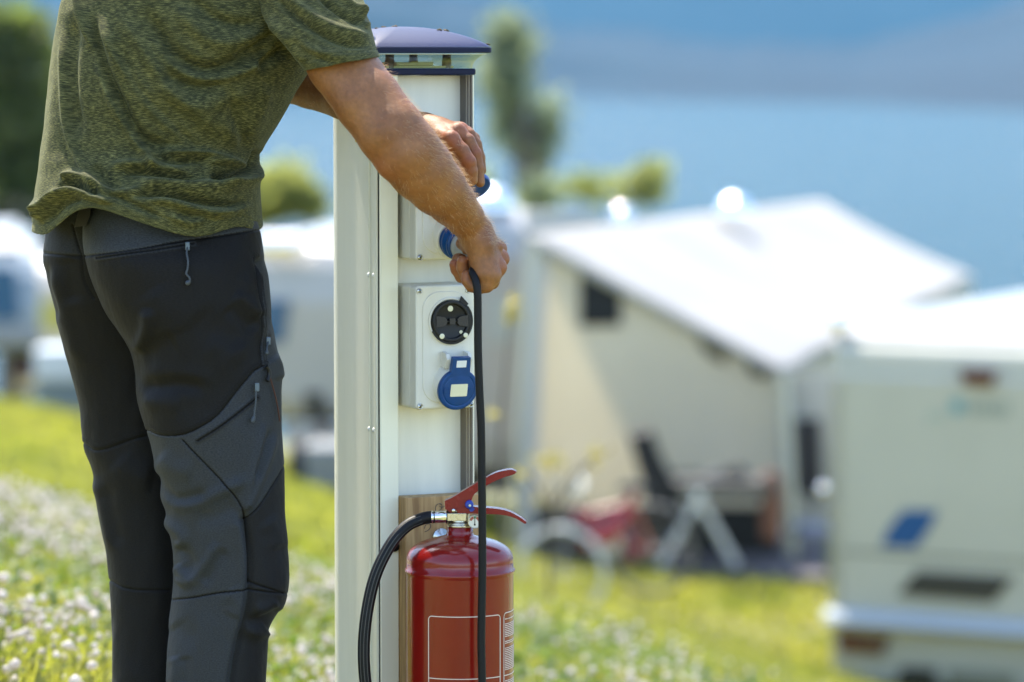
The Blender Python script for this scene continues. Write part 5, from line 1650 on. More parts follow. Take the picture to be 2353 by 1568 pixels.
gm = finger(F2, [(k_m, R2(17)), (Q(1076, 324, 5.538), R2(15.6)), (Q(1092, 354, 5.535), R2(14.8)), (Q(1099, 386, 5.535), R2(13.2)), (Q(1103, 420, 5.533), R2(11.2))])
gr = finger(F2, [(k_r, R2(16)), (Q(1078, 310, 5.562), R2(14.6)), (Q(1093, 332, 5.560), R2(14)), (Q(1102, 362, 5.560), R2(12.6)), (Q(1106, 392, 5.558), R2(11.6))])
gl = finger(F2, [(k_l, R2(15)), (Q(1074, 304, 5.590), R2(13)), (Q(1090, 318, 5.590), R2(12.2)), (Q(1097, 342, 5.590), R2(11)), (Q(1099, 362, 5.588), R2(10))])
gt = finger(F2, [(Q(1000, 318, 5.555), R2(20)), (Q(1030, 360, 5.525), R2(17)), (Q(1056, 394, 5.52), R2(15)), (Q(1072, 420, 5.522), R2(13))], 0.006)
alg = gi
for f in (gm, gr, gl):
    alg.merge(f, 0.0012)
F2.merge(alg, 0.006)
F2.merge(gt, 0.007)
V2, T2 = F2.mesh()
V2 = smooth_mesh(V2, T2, 2)

# ---------------- rest of the body: trunk, neck, head, legs (mostly under clothes or above the frame)
HX, HY = P(352, 520, 5.62).x, 5.615
fw = Vector((0.72, 0.69, 0)); rt = Vector((0.69, -0.72, 0)); up_ = Vector((0, 0, 1))
lean = Vector((0.10, 0.06, 0))
pel = Vector((HX, HY, 0.98))
chest = Vector((P(420, 60, 5.62).x, 5.62, 1.30))
neck = Vector((P(470, -170, 5.66).x, 5.66, 1.49))
head = neck + Vector((0.075, 0.07, 0.145))
F3 = Field((-0.95, 5.28, 0.0), (0.0, 6.05, 1.86), 0.006)
F3.cone(pel - rt * 0.055, pel + rt * 0.06, 0.078, 0.08, 0.03)
F3.cone(pel, chest, 0.09, 0.115, 0.04)
sh_r, sh_l = Vector(arm[0][0]) + Vector((-0.05, 0.03, 0.0)), Vector(arm2[0][0]) + Vector((-0.02, 0, 0.03))
F3.cone(sh_r, sh_l, 0.05, 0.05, 0.03)
F3.cone(sh_r, Vector(arm[1][0]), 0.06, 0.045, 0.03)
F3.cone(sh_l, Vector(arm2[1][0]), 0.06, 0.042, 0.03)
F3.cone(chest, (sh_r + sh_l) / 2, 0.12, 0.09, 0.05)
F3.cone((sh_r + sh_l) / 2, neck, 0.075, 0.056, 0.04)
F3.cone(neck, head - Vector((0, 0, 0.04)), 0.055, 0.055, 0.03)
F3.cone(head - fw * 0.03 + up_ * 0.02, head + fw * 0.015 + up_ * 0.01, 0.088, 0.084, 0.02)
F3.cone(head + fw * 0.03 - up_ * 0.03, head + fw * 0.055 - up_ * 0.085, 0.062, 0.040, 0.03)      # jaw
F3.cone(head + fw * 0.092 + up_ * 0.0, head + fw * 0.112 - up_ * 0.032, 0.010, 0.015, 0.012)      # nose
for s in (-1, 1):
    F3.cone(head + fw * 0.083 + rt * s * 0.012 + up_ * 0.022, head + fw * 0.072 + rt * s * 0.042 + up_ * 0.022, 0.012, 0.012, 0.012)   # brow
    F3.cone(head + fw * 0.075 + rt * s * 0.032 + up_ * 0.006, head + fw * 0.077 + rt * s * 0.031 + up_ * 0.006, 0.013, 0.013, 0.004)   # eye
    F3.cone(head - fw * 0.005 + rt * s * 0.082 + up_ * 0.018, head - fw * 0.002 + rt * s * 0.080 - up_ * 0.022, 0.014, 0.010, 0.006)   # ear
    F3.cone(head + fw * 0.093 + rt * s * 0.002 - up_ * 0.058, head + fw * 0.083 + rt * s * 0.022 - up_ * 0.060, 0.009, 0.006, 0.004)   # lips
hipR, hipL = P(430, 680, 5.55), P(270, 680, 5.70)
kR, kL = P(525, 1330, 5.53), P(345, 1330, 5.70)
aR, aL_ = P(470, 2020, 5.54), P(345, 2020, 5.71)
for h_, k_, a_ in ((hipR, kR, aR), (hipL, kL, aL_)):
    F3.cone(h_, k_, 0.07, 0.048, 0.01)
    F3.cone(k_, a_, 0.046, 0.036, 0.01)
    F3.cone(a_, a_ - up_ * (a_.z - 0.05) - fw * 0.03, 0.036, 0.034, 0.02)
    F3.cone(a_ - up_ * (a_.z - 0.04), a_ - up_ * (a_.z - 0.03) + fw * 0.15, 0.034, 0.028, 0.02)
V3, T3 = F3.mesh()
V3 = smooth_mesh(V3, T3, 2)
origin = Vector((HX, HY, 0.0))
person = np_mesh('person', V3 - np.array(tuple(origin)), T3, M_skin)
person.location = origin
# weld the finely built arms onto the trunk so that the body is one surface
tmp = [np_mesh('arm', V - np.array(tuple(origin)), T, M_skin) for V, T in ((V1, T1), (V2, T2))]
for t_ in tmp:
    t_.location = origin
    bo = person.modifiers.new('weld', 'BOOLEAN'); bo.operation = 'UNION'; bo.object = t_
    try: bo.solver = 'EXACT'
    except Exception: pass
bpy.context.view_layer.update()
dgp = bpy.context.evaluated_depsgraph_get()
me_ = bpy.data.meshes.new_from_object(person.evaluated_get(dgp))
if len(me_.vertices) > len(V3):
    person.modifiers.clear(); person.data = me_
me_ = person.data
me_.name = 'person'
me_.polygons.foreach_set('use_smooth', np.ones(len(me_.polygons), bool))
for t_ in tmp: bpy.data.objects.remove(t_)
BV = np.zeros(len(me_.vertices) * 3, np.float32); me_.vertices.foreach_get('co', BV); BV = BV.reshape(-1, 3) + np.array(tuple(origin))
tag(person, 'person in olive heather t-shirt and charcoal trousers, plugging a cable into the pedestal', 'person')
# ruddier knuckles and finger ends
fx = np.zeros(len(BV))
for p, r_ in ((k_i, 0.020), (k_m, 0.017), (k_r, 0.015), (gi_ := Q(1078, 372, 5.51), 0.012), (Q(1092, 352, 5.535), 0.011), (Q(1068, 602, 5.47), 0.012), (Q(1051, 609, 5.49), 0.014), (Q(1074, 634, 5.456), 0.011), (mcp_r, 0.016), (mcp_m, 0.015), (Q(900, 372, 5.35), 0.022)):
    d = np.linalg.norm(BV - np.array(tuple(p)), axis=1)
    fx = np.maximum(fx, np.exp(-(d / r_) ** 2))
at = person.data.attributes.new('flush', 'FLOAT', 'POINT'); at.data.foreach_set('value', fx.astype(np.float32))
PL = -origin

# fine hairs on the forearms (part of the person)
def hair_patch(V, T, nmax, seed, keep, along):
    r = np.random.default_rng(seed)
    a, b, c_, d = (V[T[:, i]] for i in range(4))
    N = np.cross(c_ - a, d - b); ar = np.linalg.norm(N, axis=1); N = N / ar[:, None]
    C = (a + b + c_ + d) / 4
    w = ar * keep(C, N)
    pick = r.choice(len(T), nmax, p=w / w.sum())
    base_ = C[pick]; n_ = N[pick]
    al = np.array(tuple(along)); al = al / np.linalg.norm(al)
    dirn = n_ * 0.75 + al[None] * 0.8 + r.normal(0, 0.28, (nmax, 3))
    dirn /= np.linalg.norm(dirn, axis=1)[:, None]
    ln = r.uniform(0.006, 0.0125, nmax)[:, None]
    bend = np.cross(dirn, r.normal(0, 1, (nmax, 3))); bend /= np.linalg.norm(bend, axis=1)[:, None]
    p0 = base_ - n_ * 0.0005; p1 = base_ + dirn * ln * 0.55; p2 = base_ + dirn * ln + (al[None] * 0.3 + bend * 0.25) * ln
    side = np.cross(dirn, r.normal(0, 1, (nmax, 3))); side /= np.linalg.norm(side, axis=1)[:, None]
    s2 = np.cross(dirn, side)
    wd = 0.0001
    vs = []
    for p, k in ((p0, 1.0), (p1, 0.8)):
        for an in (0, 2.094, 4.189):
            vs.append(p + (side * math.cos(an) + s2 * math.sin(an)) * wd * k)
    vs.append(p2)
    vs = np.stack(vs, 1)
    f = []
    for i in range(3):
        j = (i + 1) % 3
        f += [(i, j, 3 + j), (i, 3 + j, 3 + i), (3 + i, 3 + j, 6)]
    f = np.array(f)
    FF = (f[None] + (np.arange(nmax) * 7)[:, None, None]).reshape(-1, 3)
    return vs.reshape(-1, 3), FF


kp = lambda C, N: np.clip((proj(C)[0] - 850) / 150, 0, 1) * (proj(C)[1] < 560) * (0.35 + np.clip(N @ np.array((0.6, 0.1, 0.6)), 0, 1) * 1.4)
Ha, Fa = hair_patch(V1, T1, 1900, 5, kp, Q(1086, 528, 5.46) - Q(932, 350, 5.36))
kp2 = lambda C, N: (np.clip((proj(C)[0] - 680) / 60, 0, 1) * (proj(C)[0] < 1060))
Hb, Fb = hair_patch(V2, T2, 1200, 6, kp2, Q(972, 294, 5.59) - Q(715, 195, 5.76))
np_mesh('arm_hair', np.concatenate([Ha, Hb]) - np.array(tuple(origin)), np.concatenate([Fa, Fb + len(Ha)]), M_hairarm, person)

# head hair (above the frame)
F4 = Field(tuple(head - Vector((0.16, 0.16, 0.14))), tuple(head + Vector((0.16, 0.16, 0.16))), 0.005)
F4.cone(head - fw * 0.038 + up_ * 0.034, head + fw * 0.008 + up_ * 0.042, 0.095, 0.088, 0.02)
F4.cone(head - fw * 0.055 - up_ * 0.02, head - fw * 0.05 - up_ * 0.05, 0.068, 0.05, 0.03)
V4, T4 = F4.mesh()
np_mesh('hair', V4 - np.array(tuple(origin)), T4, M_hair, person)


# ---------------- clothes
def loft(st, n, seg, ex=2.2):
    """stations: two silhouette points in the picture, depth, half depth -> ring tube"""
    S = np.array([(0, i, *s) for i, s in enumerate(st)], float)
    mid = np.c_[(S[:, 2] + S[:, 4]) / 2, (S[:, 3] + S[:, 5]) / 2]
    S[:, 0:2] = mid
    o = spline(S, n)[:, 2:]
    th_ = np.linspace(0, 2 * math.pi, seg, endpoint=False)
    c_, s_ = np.cos(th_), np.sin(th_)
    c_ = np.sign(c_) * np.abs(c_) ** (2 / ex); s_ = np.sign(s_) * np.abs(s_) ** (2 / ex)
    A = Pn(o[:, 0], o[:, 1], o[:, 4]); B = Pn(o[:, 2], o[:, 3], o[:, 4])
    C = (A + B) / 2; Hh = (A - B) / 2
    V = C[:, None] + Hh[:, None] * c_[None, :, None]
    V[:, :, 1] -= o[:, 5][:, None] * s_[None]
    # cloth coordinates in metres
    rad = np.linalg.norm(Hh, axis=1)
    dn = np.r_[0, np.cumsum(np.linalg.norm(np.diff(C, axis=0), axis=1))]
    w_ = np.minimum(th_, 2 * math.pi - th_)
    uv = np.stack([np.broadcast_to(np.sin(th_ * 0.5)[None], V.shape[:2]) * 0 + (th_[None] * rad.mean()), np.broadcast_to(dn[:, None], V.shape[:2]), np.zeros(V.shape[:2])], -1)
    idx = np.arange(n * seg).reshape(n, seg)
    a = idx[:-1]; b = np.roll(idx, -1, 1)[:-1]; c2 = np.roll(idx, -1, 1)[1:]; d = idx[1:]
    F = np.stack([a, d, c2, b], -1).reshape(-1, 4)
    return V, F, uv


def ring_normals(V):
    du = np.roll(V, -1, 1) - np.roll(V, 1, 1)
    dv = np.gradient(V, axis=0)
    N = np.cross(du, dv); N /= np.maximum(np.linalg.norm(N, axis=2), 1e-9)[..., None]
    c_ = V.mean(1, keepdims=True)
    if ((V - c_) * N).sum() < 0: N = -N
    return N


def sstep(a, b, x):
    t = np.clip((x - a) / (b - a), 0, 1); return t * t * (3 - 2 * t)


def line_dist(px, py, pts):
    """distance, signed side and run along a polyline"""
    pts = np.asarray(pts, float)
    L_ = np.r_[0, np.cumsum(np.linalg.norm(np.diff(pts, axis=0), axis=1))]
    best = np.full(px.shape, 1e9); sd = np.zeros(px.shape); run = np.zeros(px.shape)
    for i in range(len(pts) - 1):
        d = pts[i + 1] - pts[i]; l2 = d @ d
        t = np.clip(((px - pts[i, 0]) * d[0] + (py - pts[i, 1]) * d[1]) / l2, 0, 1)
        ex, ey = px - pts[i, 0] - t * d[0], py - pts[i, 1] - t * d[1]
        q = np.hypot(ex, ey)
        m = q < best
        best = np.where(m, q, best)
        sd = np.where(m, np.sign(d[0] * ey - d[1] * ex), sd)
        run = np.where(m, (L_[i] + t * math.sqrt(l2)) / L_[-1], run)
    return best, sd, run


def folds(px, py, lst, wk=1.0):
    """sum of ridges (h>0) and valleys (h<0): (points, width, height, taper)"""
    out = np.zeros(px.shape)
    for pts, w, h, *r in lst:
        w = w * wk
        pts = spline(np.asarray(pts, float), 14) if len(pts) > 2 else np.asarray(pts, float)
        lo, hi = pts.min(0) - 3.2 * w, pts.max(0) + 3.2 * w
        m = (px > lo[0]) & (px < hi[0]) & (py > lo[1]) & (py < hi[1])
        if not m.any(): continue
        d, s, t = line_dist(px[m], py[m], pts)
        tp = np.ones_like(t)
        mode = r[0] if r else 'both'
        if mode in ('both', 'start'): tp *= sstep(0, 0.22, t)
        if mode in ('both', 'end'): tp *= sstep(0, 0.22, 1 - t)
        # end caps fade beyond the polyline automatically through distance
        out[m] += h * tp * np.exp(-(d / w) ** 2)
    return out


def zc(pts, k=0.3751, oy=0.0, ox=0.0):
    return [(x * k + ox, y * k + oy) for x, y in pts]


def poly_in(px, py, poly):
    ins = np.zeros(px.shape, bool)
    n = len(poly)
    for i in range(n):
        x0, y0 = poly[i]; x1, y1 = poly[(i + 1) % n]
        c_ = ((y0 > py) != (y1 > py)) & (px < (x1 - x0) * (py - y0) / ((y1 - y0) or 1e-9) + x0)
        ins ^= c_
    return ins


def fbm3(V, f, seed, oct_=3):
    """cheap smooth noise from sines"""
    r = np.random.default_rng(seed); o = np.zeros(len(V)); amp = 1.0
    for k in range(oct_):
        for j in range(4):
            w = r.normal(0, 1, 3); w *= f / np.linalg.norm(w)
            o += amp * np.sin(V @ w + r.uniform(0, 6.28)) / 4
        f *= 2.03; amp *= 0.5
    return o


# ---- shirt
mm = 0.001
torso = [(400, -262, 560, -262, 5.66, 0.075), (345, -235, 640, -215, 5.65, 0.11), (255, -190, 715, -160, 5.63, 0.15), (190, -110, 752, -90, 5.62, 0.17), (146, 0, 752, 10, 5.615, 0.18), (134, 60, 738, 66, 5.61, 0.182), (121, 140, 716, 150, 5.605, 0.182),
         (112, 215, 677, 215, 5.60, 0.178), (105, 280, 640, 280, 5.60, 0.174), (97, 340, 604, 338, 5.60, 0.174), (93, 370, 594, 370, 5.595, 0.178), (90, 400, 595, 400, 5.59, 0.182), (85, 440, 597, 440, 5.585, 0.196), (80, 485, 600, 485, 5.585, 0.202), (78, 532, 603, 532, 5.585, 0.202)]
Vt, Ft, Ut = loft(torso, 330, 560, 2.25)
shape = Vt.shape
Nt = ring_normals(Vt)
px, py = proj(Vt.reshape(-1, 3)); px0, py0 = px.copy(), py.copy()
face = sstep(-0.25, 0.25, -Nt.reshape(-1, 3)[:, 1])
Z = zc
SH = [
    # long drapes from the shoulder blade towards the hem
    (Z([(375, 150), (385, 500), (410, 750), (450, 900), (500, 1010), (570, 1110), (640, 1200)]), 7, 6 * mm, 'start'),
    (Z([(450, 60), (420, 400), (440, 650), (500, 880)]), 15, -8 * mm),
    (Z([(480, -60), (520, 150), (590, 330), (640, 500), (720, 680), (830, 850), (900, 960), (935, 1030)]), 9, 9 * mm, 'none'),
    (Z([(540, 60), (600, 330), (660, 490), (730, 620), (800, 770), (880, 860), (1000, 900), (1150, 920)]), 12, -11 * mm),
    (Z([(600, 60), (700, 320), (830, 500), (960, 680), (1130, 830), (1250, 935)]), 12, 9 * mm),
    (Z([(680, 220), (770, 400), (870, 560), (980, 690), (1100, 800), (1250, 950)]), 10, -9 * mm),
    (Z([(700, 60), (830, 230), (960, 430), (1120, 620), (1260, 760), (1370, 880)]), 15, 4.5 * mm),
    (Z([(860, 20), (960, 180), (1060, 330), (1160, 400), (1280, 435), (1400, 405), (1600, 320), (1720, 220)]), 15, -11 * mm),
    (Z([(900, 120), (1010, 330), (1120, 440), (1260, 480), (1400, 460), (1560, 400), (1690, 320)]), 11, 5.5 * mm),
    (Z([(980, 430), (1120, 510), (1250, 540), (1400, 510)]), 11, -5.5 * mm),
    (Z([(900, 470), (1080, 600), (1250, 640), (1420, 600), (1600, 560)]), 16, 4 * mm),
    (Z([(1050, 0), (1180, 160), (1330, 260), (1480, 250), (1650, 180)]), 16, 5 * mm),
    (Z([(1150, -40), (1300, 100), (1450, 150), (1620, 140)]), 12, -5.5 * mm),
    (Z([(1430, 350), (1560, 280), (1700, 195)]), 8, -7 * mm),
    (Z([(1480, 420), (1600, 370), (1720, 270)]), 9, 5 * mm),
    (Z([(1560, 420), (1700, 330), (1800, 300)]), 14, -9 * mm),
    (Z([(1120, 560), (1300, 720), (1440, 830), (1500, 920)]), 18, 4 * mm),
    (Z([(1400, 520), (1440, 700), (1490, 860), (1530, 960)]), 14, -4.5 * mm),
    (Z([(1640, 500), (1580, 700), (1510, 880)]), 18, 4 * mm),
    # bunching above the belt
    (Z([(930, 945), (1080, 985), (1230, 985), (1270, 1040)]), 8, -7 * mm),
    (Z([(950, 900), (1100, 935), (1250, 940), (1400, 980), (1520, 1010)]), 9, 7 * mm),
    (Z([(1245, 985), (1400, 1005), (1530, 1035)]), 7, 5 * mm),
    (Z([(1270, 1075), (1400, 1085), (1500, 1060), (1550, 1020), (1580, 950)]), 8, -14 * mm, 'start'),
    (Z([(1320, 1120), (1450, 1120), (1550, 1095), (1600, 1040), (1600, 970)]), 11, 9 * mm, 'start'),
    (Z([(720, 1075), (820, 1045), (950, 1062), (1100, 1090), (1240, 1110)]), 7.5, -9 * mm),
    (Z([(640, 1040), (740, 1010), (860, 1010), (1000, 1040), (1180, 1060)]), 9, 5.5 * mm),
    (Z([(800, 1120), (950, 1130), (1120, 1150), (1280, 1150), (1500, 1130)]), 13, 8 * mm),
    (Z([(770, 1225), (880, 1188), (1050, 1192), (1250, 1242), (1430, 1275), (1530, 1215)]), 8, -9 * mm),
    (Z([(850, 1255), (1000, 1238), (1200, 1285), (1400, 1315), (1560, 1240)]), 9, 6 * mm),
    (Z([(1000, 1330), (1160, 1370), (1300, 1320), (1450, 1320)]), 9, 4 * mm),
    (Z([(1060, 1300), (1200, 1330), (1330, 1345)]), 8, -4.5 * mm),
    (Z([(560, 1000), (640, 1100), (760, 1150)]), 11, -5 * mm),
    (Z([(600, 1180), (720, 1220), (850, 1300), (1000, 1370)]), 9, -5 * mm),
    (Z([(560, 1130), (680, 1180), (800, 1180), (900, 1150)]), 9, 4 * mm),
    # rolled hem at the back, catching the sun
    (Z([(360, 1120), (440, 1085), (520, 1110), (600, 1190)]), 11, 10 * mm),
    (Z([(330, 1165), (440, 1142), (540, 1180), (620, 1250)]), 8, -9 * mm),
    (Z([(250, 1320), (320, 1225), (430, 1185), (520, 1205), (640, 1270)]), 10, 11 * mm, 'none'),
    (Z([(270, 1390), (350, 1300), (440, 1260), (520, 1262)]), 12, -6 * mm),
    (Z([(205, 1280), (240, 1262), (270, 1300)]), 10, 6 * mm),
]
dsp = 1.7 * folds(px, py, SH, 1.15) * face
vv = Vt.reshape(-1, 3)
back = 1 - face
dsp += back * (0.004 * fbm3(vv * np.array((1, 1, 0.45)), 34, 3))
dsp += face * (0.0011 * fbm3(vv, 70, 5, 3) + 0.0016 * fbm3(vv * np.array((1, 1, 0.5)), 26, 8, 2))
# belly fold jutting at the front right
vv = vv + Nt.reshape(-1, 3) * dsp[:, None]
# hem line: squeeze rows below y=380 so the last row lies on the hem curve
hemc = np.array([(70, 529), (82, 531), (94, 531), (106, 527), (128, 510), (150, 490), (170, 475), (190, 467), (214, 465), (240, 470), (285, 484), (330, 500), (390, 519), (425, 528), (450, 531), (480, 528), (510, 519), (540, 512), (562, 514), (582, 522), (600, 533), (620, 533)])
px, py = px0, py0
hem = np.interp(px, hemc[:, 0], hemc[:, 1]) * face + (515 + 8 * np.sin(px * 0.05)) * (1 - face)
row = np.repeat(np.arange(shape[0]), shape[1]) / (shape[0] - 1)
y_nom = np.interp(row, np.linspace(0, 1, shape[0]), proj(Vt.mean(1))[1])
t_ = np.clip((y_nom - 400) / (532 - 400), 0, 1)
dy = t_ * t_ * (hem - 532)
vv[:, 2] -= dy / FOC * 5.5
# stitched hem: small step above the edge
edge = (hem - (py + dy))
vv -= Nt.reshape(-1, 3) * (0.0011 * np.exp(-((edge - 14) / 2.2) ** 2) * face)[:, None]
# sleeve
slv = [(590, -215, 700, -190, 5.545, 0.085), (560, -120, 772, -150, 5.53, 0.098), (575, -40, 820, -50, 5.51, 0.098), (600, 20, 838, 5, 5.485, 0.094), (630, 72, 848, 50, 5.46, 0.087), (664, 117, 859, 88, 5.44, 0.080), (688, 148, 868, 116, 5.425, 0.0735), (699, 164, 873, 130, 5.42, 0.071)]
Vs, Fs, Us = loft(slv, 190, 300, 2.1)
Ns = ring_normals(Vs); sx, sy = proj(Vs.reshape(-1, 3))
fs = sstep(-0.25, 0.25, -Ns.reshape(-1, 3)[:, 1])
SL = [
    (Z([(1660, -40), (1800, 100), (1950, 200), (2100, 262), (2300, 290)]), 8, -6.5 * mm),
    (Z([(1700, -80), (1870, 70), (2030, 165), (2180, 210), (2310, 225)]), 11, 5 * mm),
    (Z([(1930, -40), (2080, 75), (2250, 165)]), 7, -6 * mm),
    (Z([(2060, -40), (2150, 30), (2260, 100)]), 9, 4.5 * mm),
    (Z([(1560, 20), (1720, 170), (1860, 290), (2020, 340), (2200, 350)]), 12, 4.5 * mm),
    (Z([(1660, 100), (1760, 240), (1830, 340), (1880, 410)]), 9, 4 * mm),
    (Z([(1780, 220), (1900, 330), (2050, 390)]), 9, -4 * mm),
    (Z([(2190, 20), (2225, 110), (2260, 180)]), 10, 4 * mm),
    (Z([(2240, 30), (2250, 90), (2235, 150)]), 8, -4 * mm),
]
ds = 1.6 * folds(sx, sy, SL) * fs + 0.0012 * fbm3(Vs.reshape(-1, 3), 60, 11)
srow = np.repeat(np.arange(Vs.shape[0]), Vs.shape[1]) / (Vs.shape[0] - 1)
ds -= 0.0011 * np.exp(-((srow - 0.945) / 0.006) ** 2)
vs_ = Vs.reshape(-1, 3) + Ns.reshape(-1, 3) * ds[:, None]
Us = Us + np.array((3.0, 5.0, 0))
# far sleeve (mostly hidden)
slf = [(480, -120, 660, -130, 5.80, 0.09), (470, -40, 660, -20, 5.83, 0.09), (510, 40, 672, 70, 5.835, 0.075), (560, 120, 690, 150, 5.82, 0.055), (600, 160, 698, 176, 5.81, 0.044)][:3]
Vf, Ff, Uf = loft(slf, 60, 90, 2.1)
n1, n2 = len(vv), len(vs_)
SV = np.concatenate([vv, vs_, Vf.reshape(-1, 3)]); SF = np.concatenate([Ft, Fs + n1, Ff + n1 + n2])
shirt = np_mesh('shirt', SV - np.array(tuple(origin)), SF, M_shirt, person)
UV = np.concatenate([Ut.reshape(-1, 3), Us.reshape(-1, 3), Uf.reshape(-1, 3) + 9])
ca = shirt.data.attributes.new('cloth', 'FLOAT_VECTOR', 'POINT'); ca.data.foreach_set('vector', UV.astype(np.float32).ravel())
so = shirt.modifiers.new('thickness', 'SOLIDIFY'); so.thickness = 0.0016; so.offset = -1

# ---- trousers
near = [(215, 440, 570, 440, 5.555, 0.105), (197, 480, 586, 480, 5.552, 0.114), (191, 530, 597, 530, 5.548, 0.124), (196, 590, 607, 590, 5.545, 0.139), (210, 640, 620, 640, 5.545, 0.141), (236, 700, 627, 700, 5.545, 0.140), (270, 755, 629, 755, 5.545, 0.135), (298, 800, 637, 800, 5.542, 0.130), (311, 850, 649, 850, 5.54, 0.124), (315, 910, 649, 910, 5.535, 0.118),
        (330, 965, 648, 965, 5.53, 0.114), (346, 1010, 650, 1010, 5.53, 0.112), (357, 1070, 654, 1070, 5.53, 0.108), (370, 1130, 655, 1130, 5.53, 0.103), (386, 1190, 655, 1190, 5.53, 0.099), (396, 1250, 659, 1250, 5.53, 0.095), (400, 1300, 663, 1300, 5.53, 0.092), (399, 1345, 663, 1345, 5.53, 0.09), (394, 1390, 654, 1390, 5.53, 0.088), (390, 1425, 634, 1425, 5.53, 0.087),
        (388, 1452, 617, 1452, 5.53, 0.086), (387, 1485, 615, 1485, 5.53, 0.085), (383, 1568, 610, 1568, 5.53, 0.083), (374, 1750, 596, 1750, 5.535, 0.08), (372, 1950, 585, 1950, 5.54, 0.075), (378, 2085, 578, 2085, 5.54, 0.072)]
far = [(112, 440, 430, 440, 5.68, 0.118), (107, 490, 430, 490, 5.68, 0.120), (104, 540, 430, 540, 5.68, 0.120), (102, 585, 430, 585, 5.68, 0.120), (107, 640, 430, 640, 5.685, 0.118), (122, 700, 430, 700, 5.69, 0.116), (142, 770, 430, 770, 5.695, 0.112), (162, 850, 432, 850, 5.70, 0.107), (184, 930, 434, 930, 5.70, 0.103), (190, 985, 436, 985, 5.70, 0.10), (196, 1030, 440, 1030, 5.70, 0.098),
       (212, 1070, 444, 1070, 5.70, 0.097), (222, 1110, 446, 1110, 5.70, 0.095), (234, 1200, 450, 1200, 5.70, 0.09), (246, 1280, 452, 1280, 5.70, 0.088), (253, 1350, 452, 1350, 5.70, 0.086), (257, 1450, 446, 1450, 5.70, 0.082), (258, 1568, 440, 1568, 5.70, 0.08), (260, 1800, 432, 1800, 5.71, 0.075), (264, 2085, 428, 2085, 5.71, 0.07)]
o6 = 480 / 1.088
o7 = 1066 / 1.088
Z6 = lambda p: zc(p, 0.3751, o6)
Z7 = lambda p: zc(p, 0.3751, o7)
TN = [
    (Z6([(830, 1000), (900, 830), (900, 700)]), 11, 6 * mm),
    (Z6([(860, 1010), (960, 960), (1080, 900)]), 16, -3 * mm),
    (Z6([(840, 1190), (960, 1190), (1100, 1180), (1280, 1200)]), 12, -4.5 * mm),
    (Z6([(850, 1120), (980, 1110), (1150, 1120), (1350, 1160)]), 14, 3 * mm),
    (Z6([(850, 1280), (980, 1290), (1120, 1320)]), 14, 3 * mm),
    (Z6([(1430, 620), (1520, 690), (1590, 770)]), 10, 4 * mm),
    (Z6([(1380, 700), (1480, 780), (1570, 850)]), 12, -3.5 * mm),
    (Z6([(1480, 480), (1540, 640), (1570, 820), (1580, 960)]), 10, 3.5 * mm),
    (Z6([(900, 600), (1000, 760), (1050, 900)]), 26, 3 * mm),
    (Z6([(1200, 720), (1330, 860), (1450, 1000)]), 26, -2.5 * mm),
    (Z6([(1250, 920), (1380, 960), (1520, 1010)]), 18, 3 * mm),
    # pocket slit at the side
    (Z6([(1600, 430), (1640, 560), (1655, 700), (1650, 880)]), 6, -11 * mm, 'end'),
    (Z6([(1575, 420), (1600, 560), (1612, 740), (1615, 900)]), 6, 4 * mm),
    (Z6([(1650, 1010), (1700, 1080), (1720, 1160)]), 12, 4 * mm),
    # thigh and knee of the near leg
    (Z7([(950, 330), (1010, 405), (1080, 450), (1180, 440), (1290, 400)]), 9, -6 * mm, 'end'),
    (Z7([(960, 380), (1040, 450), (1120, 475), (1240, 450), (1400, 380), (1560, 300)]), 10, 4.5 * mm, 'end'),
    (Z7([(960, 180), (1080, 260), (1200, 280)]), 16, 4 * mm),
    (Z7([(1620, -40), (1580, 160), (1530, 350), (1500, 500)]), 6, 4.5 * mm, 'start'),
    (Z7([(1690, 10), (1650, 170), (1590, 330), (1530, 480)]), 6, 4.5 * mm, 'start'),
    (Z7([(1660, 0), (1610, 180), (1560, 340)]), 6, -3.5 * mm),
    (Z7([(1020, 590), (1100, 650), (1125, 700), (1085, 760)]), 9, 5 * mm, 'end'),
    (Z7([(1090, 720), (1160, 830), (1110, 900)]), 10, -4 * mm),
    (Z7([(1080, 840), (1130, 920), (1090, 980)]), 10, 4 * mm),
    (Z7([(1340, 700), (1270, 830), (1200, 930), (1110, 990)]), 8, 4.5 * mm),
    (Z7([(1380, 740), (1300, 880), (1230, 970)]), 10, -3.5 * mm),
    (Z7([(1180, 540), (1280, 560), (1400, 520), (1480, 470)]), 14, -3.5 * mm),
    (Z7([(1500, 580), (1522, 700), (1535, 830), (1528, 950), (1518, 1060), (1500, 1180), (1465, 1300), (1440, 1400), (1410, 1568)]), 7, -7 * mm, 'none'),
    (Z7([(1470, 620), (1490, 750), (1500, 900), (1490, 1060), (1470, 1180), (1430, 1320), (1390, 1568)]), 10, 3 * mm, 'none'),
    (Z7([(1560, 1200), (1620, 1190), (1690, 1160), (1740, 1120)]), 11, -6 * mm, 'end'),
    (Z7([(1550, 1130), (1640, 1120), (1720, 1080)]), 10, 4 * mm),
    (Z7([(1560, 1260), (1600, 1270), (1650, 1250)]), 10, 5 * mm, 'end'),
    (Z7([(1630, 560), (1700, 650), (1730, 760)]), 16, 3 * mm),
    (Z7([(1060, 1200), (1130, 1280), (1230, 1290)]), 20, -3 * mm),
    (Z7([(1070, 1400), (1085, 1480), (1060, 1600)]), 9, 5 * mm),
    (Z7([(1110, 1400), (1120, 1500), (1110, 1600)]), 12, -4 * mm),
    (Z7([(1390, 1000), (1450, 1090), (1420, 1180)]), 14, 3 * mm),
]
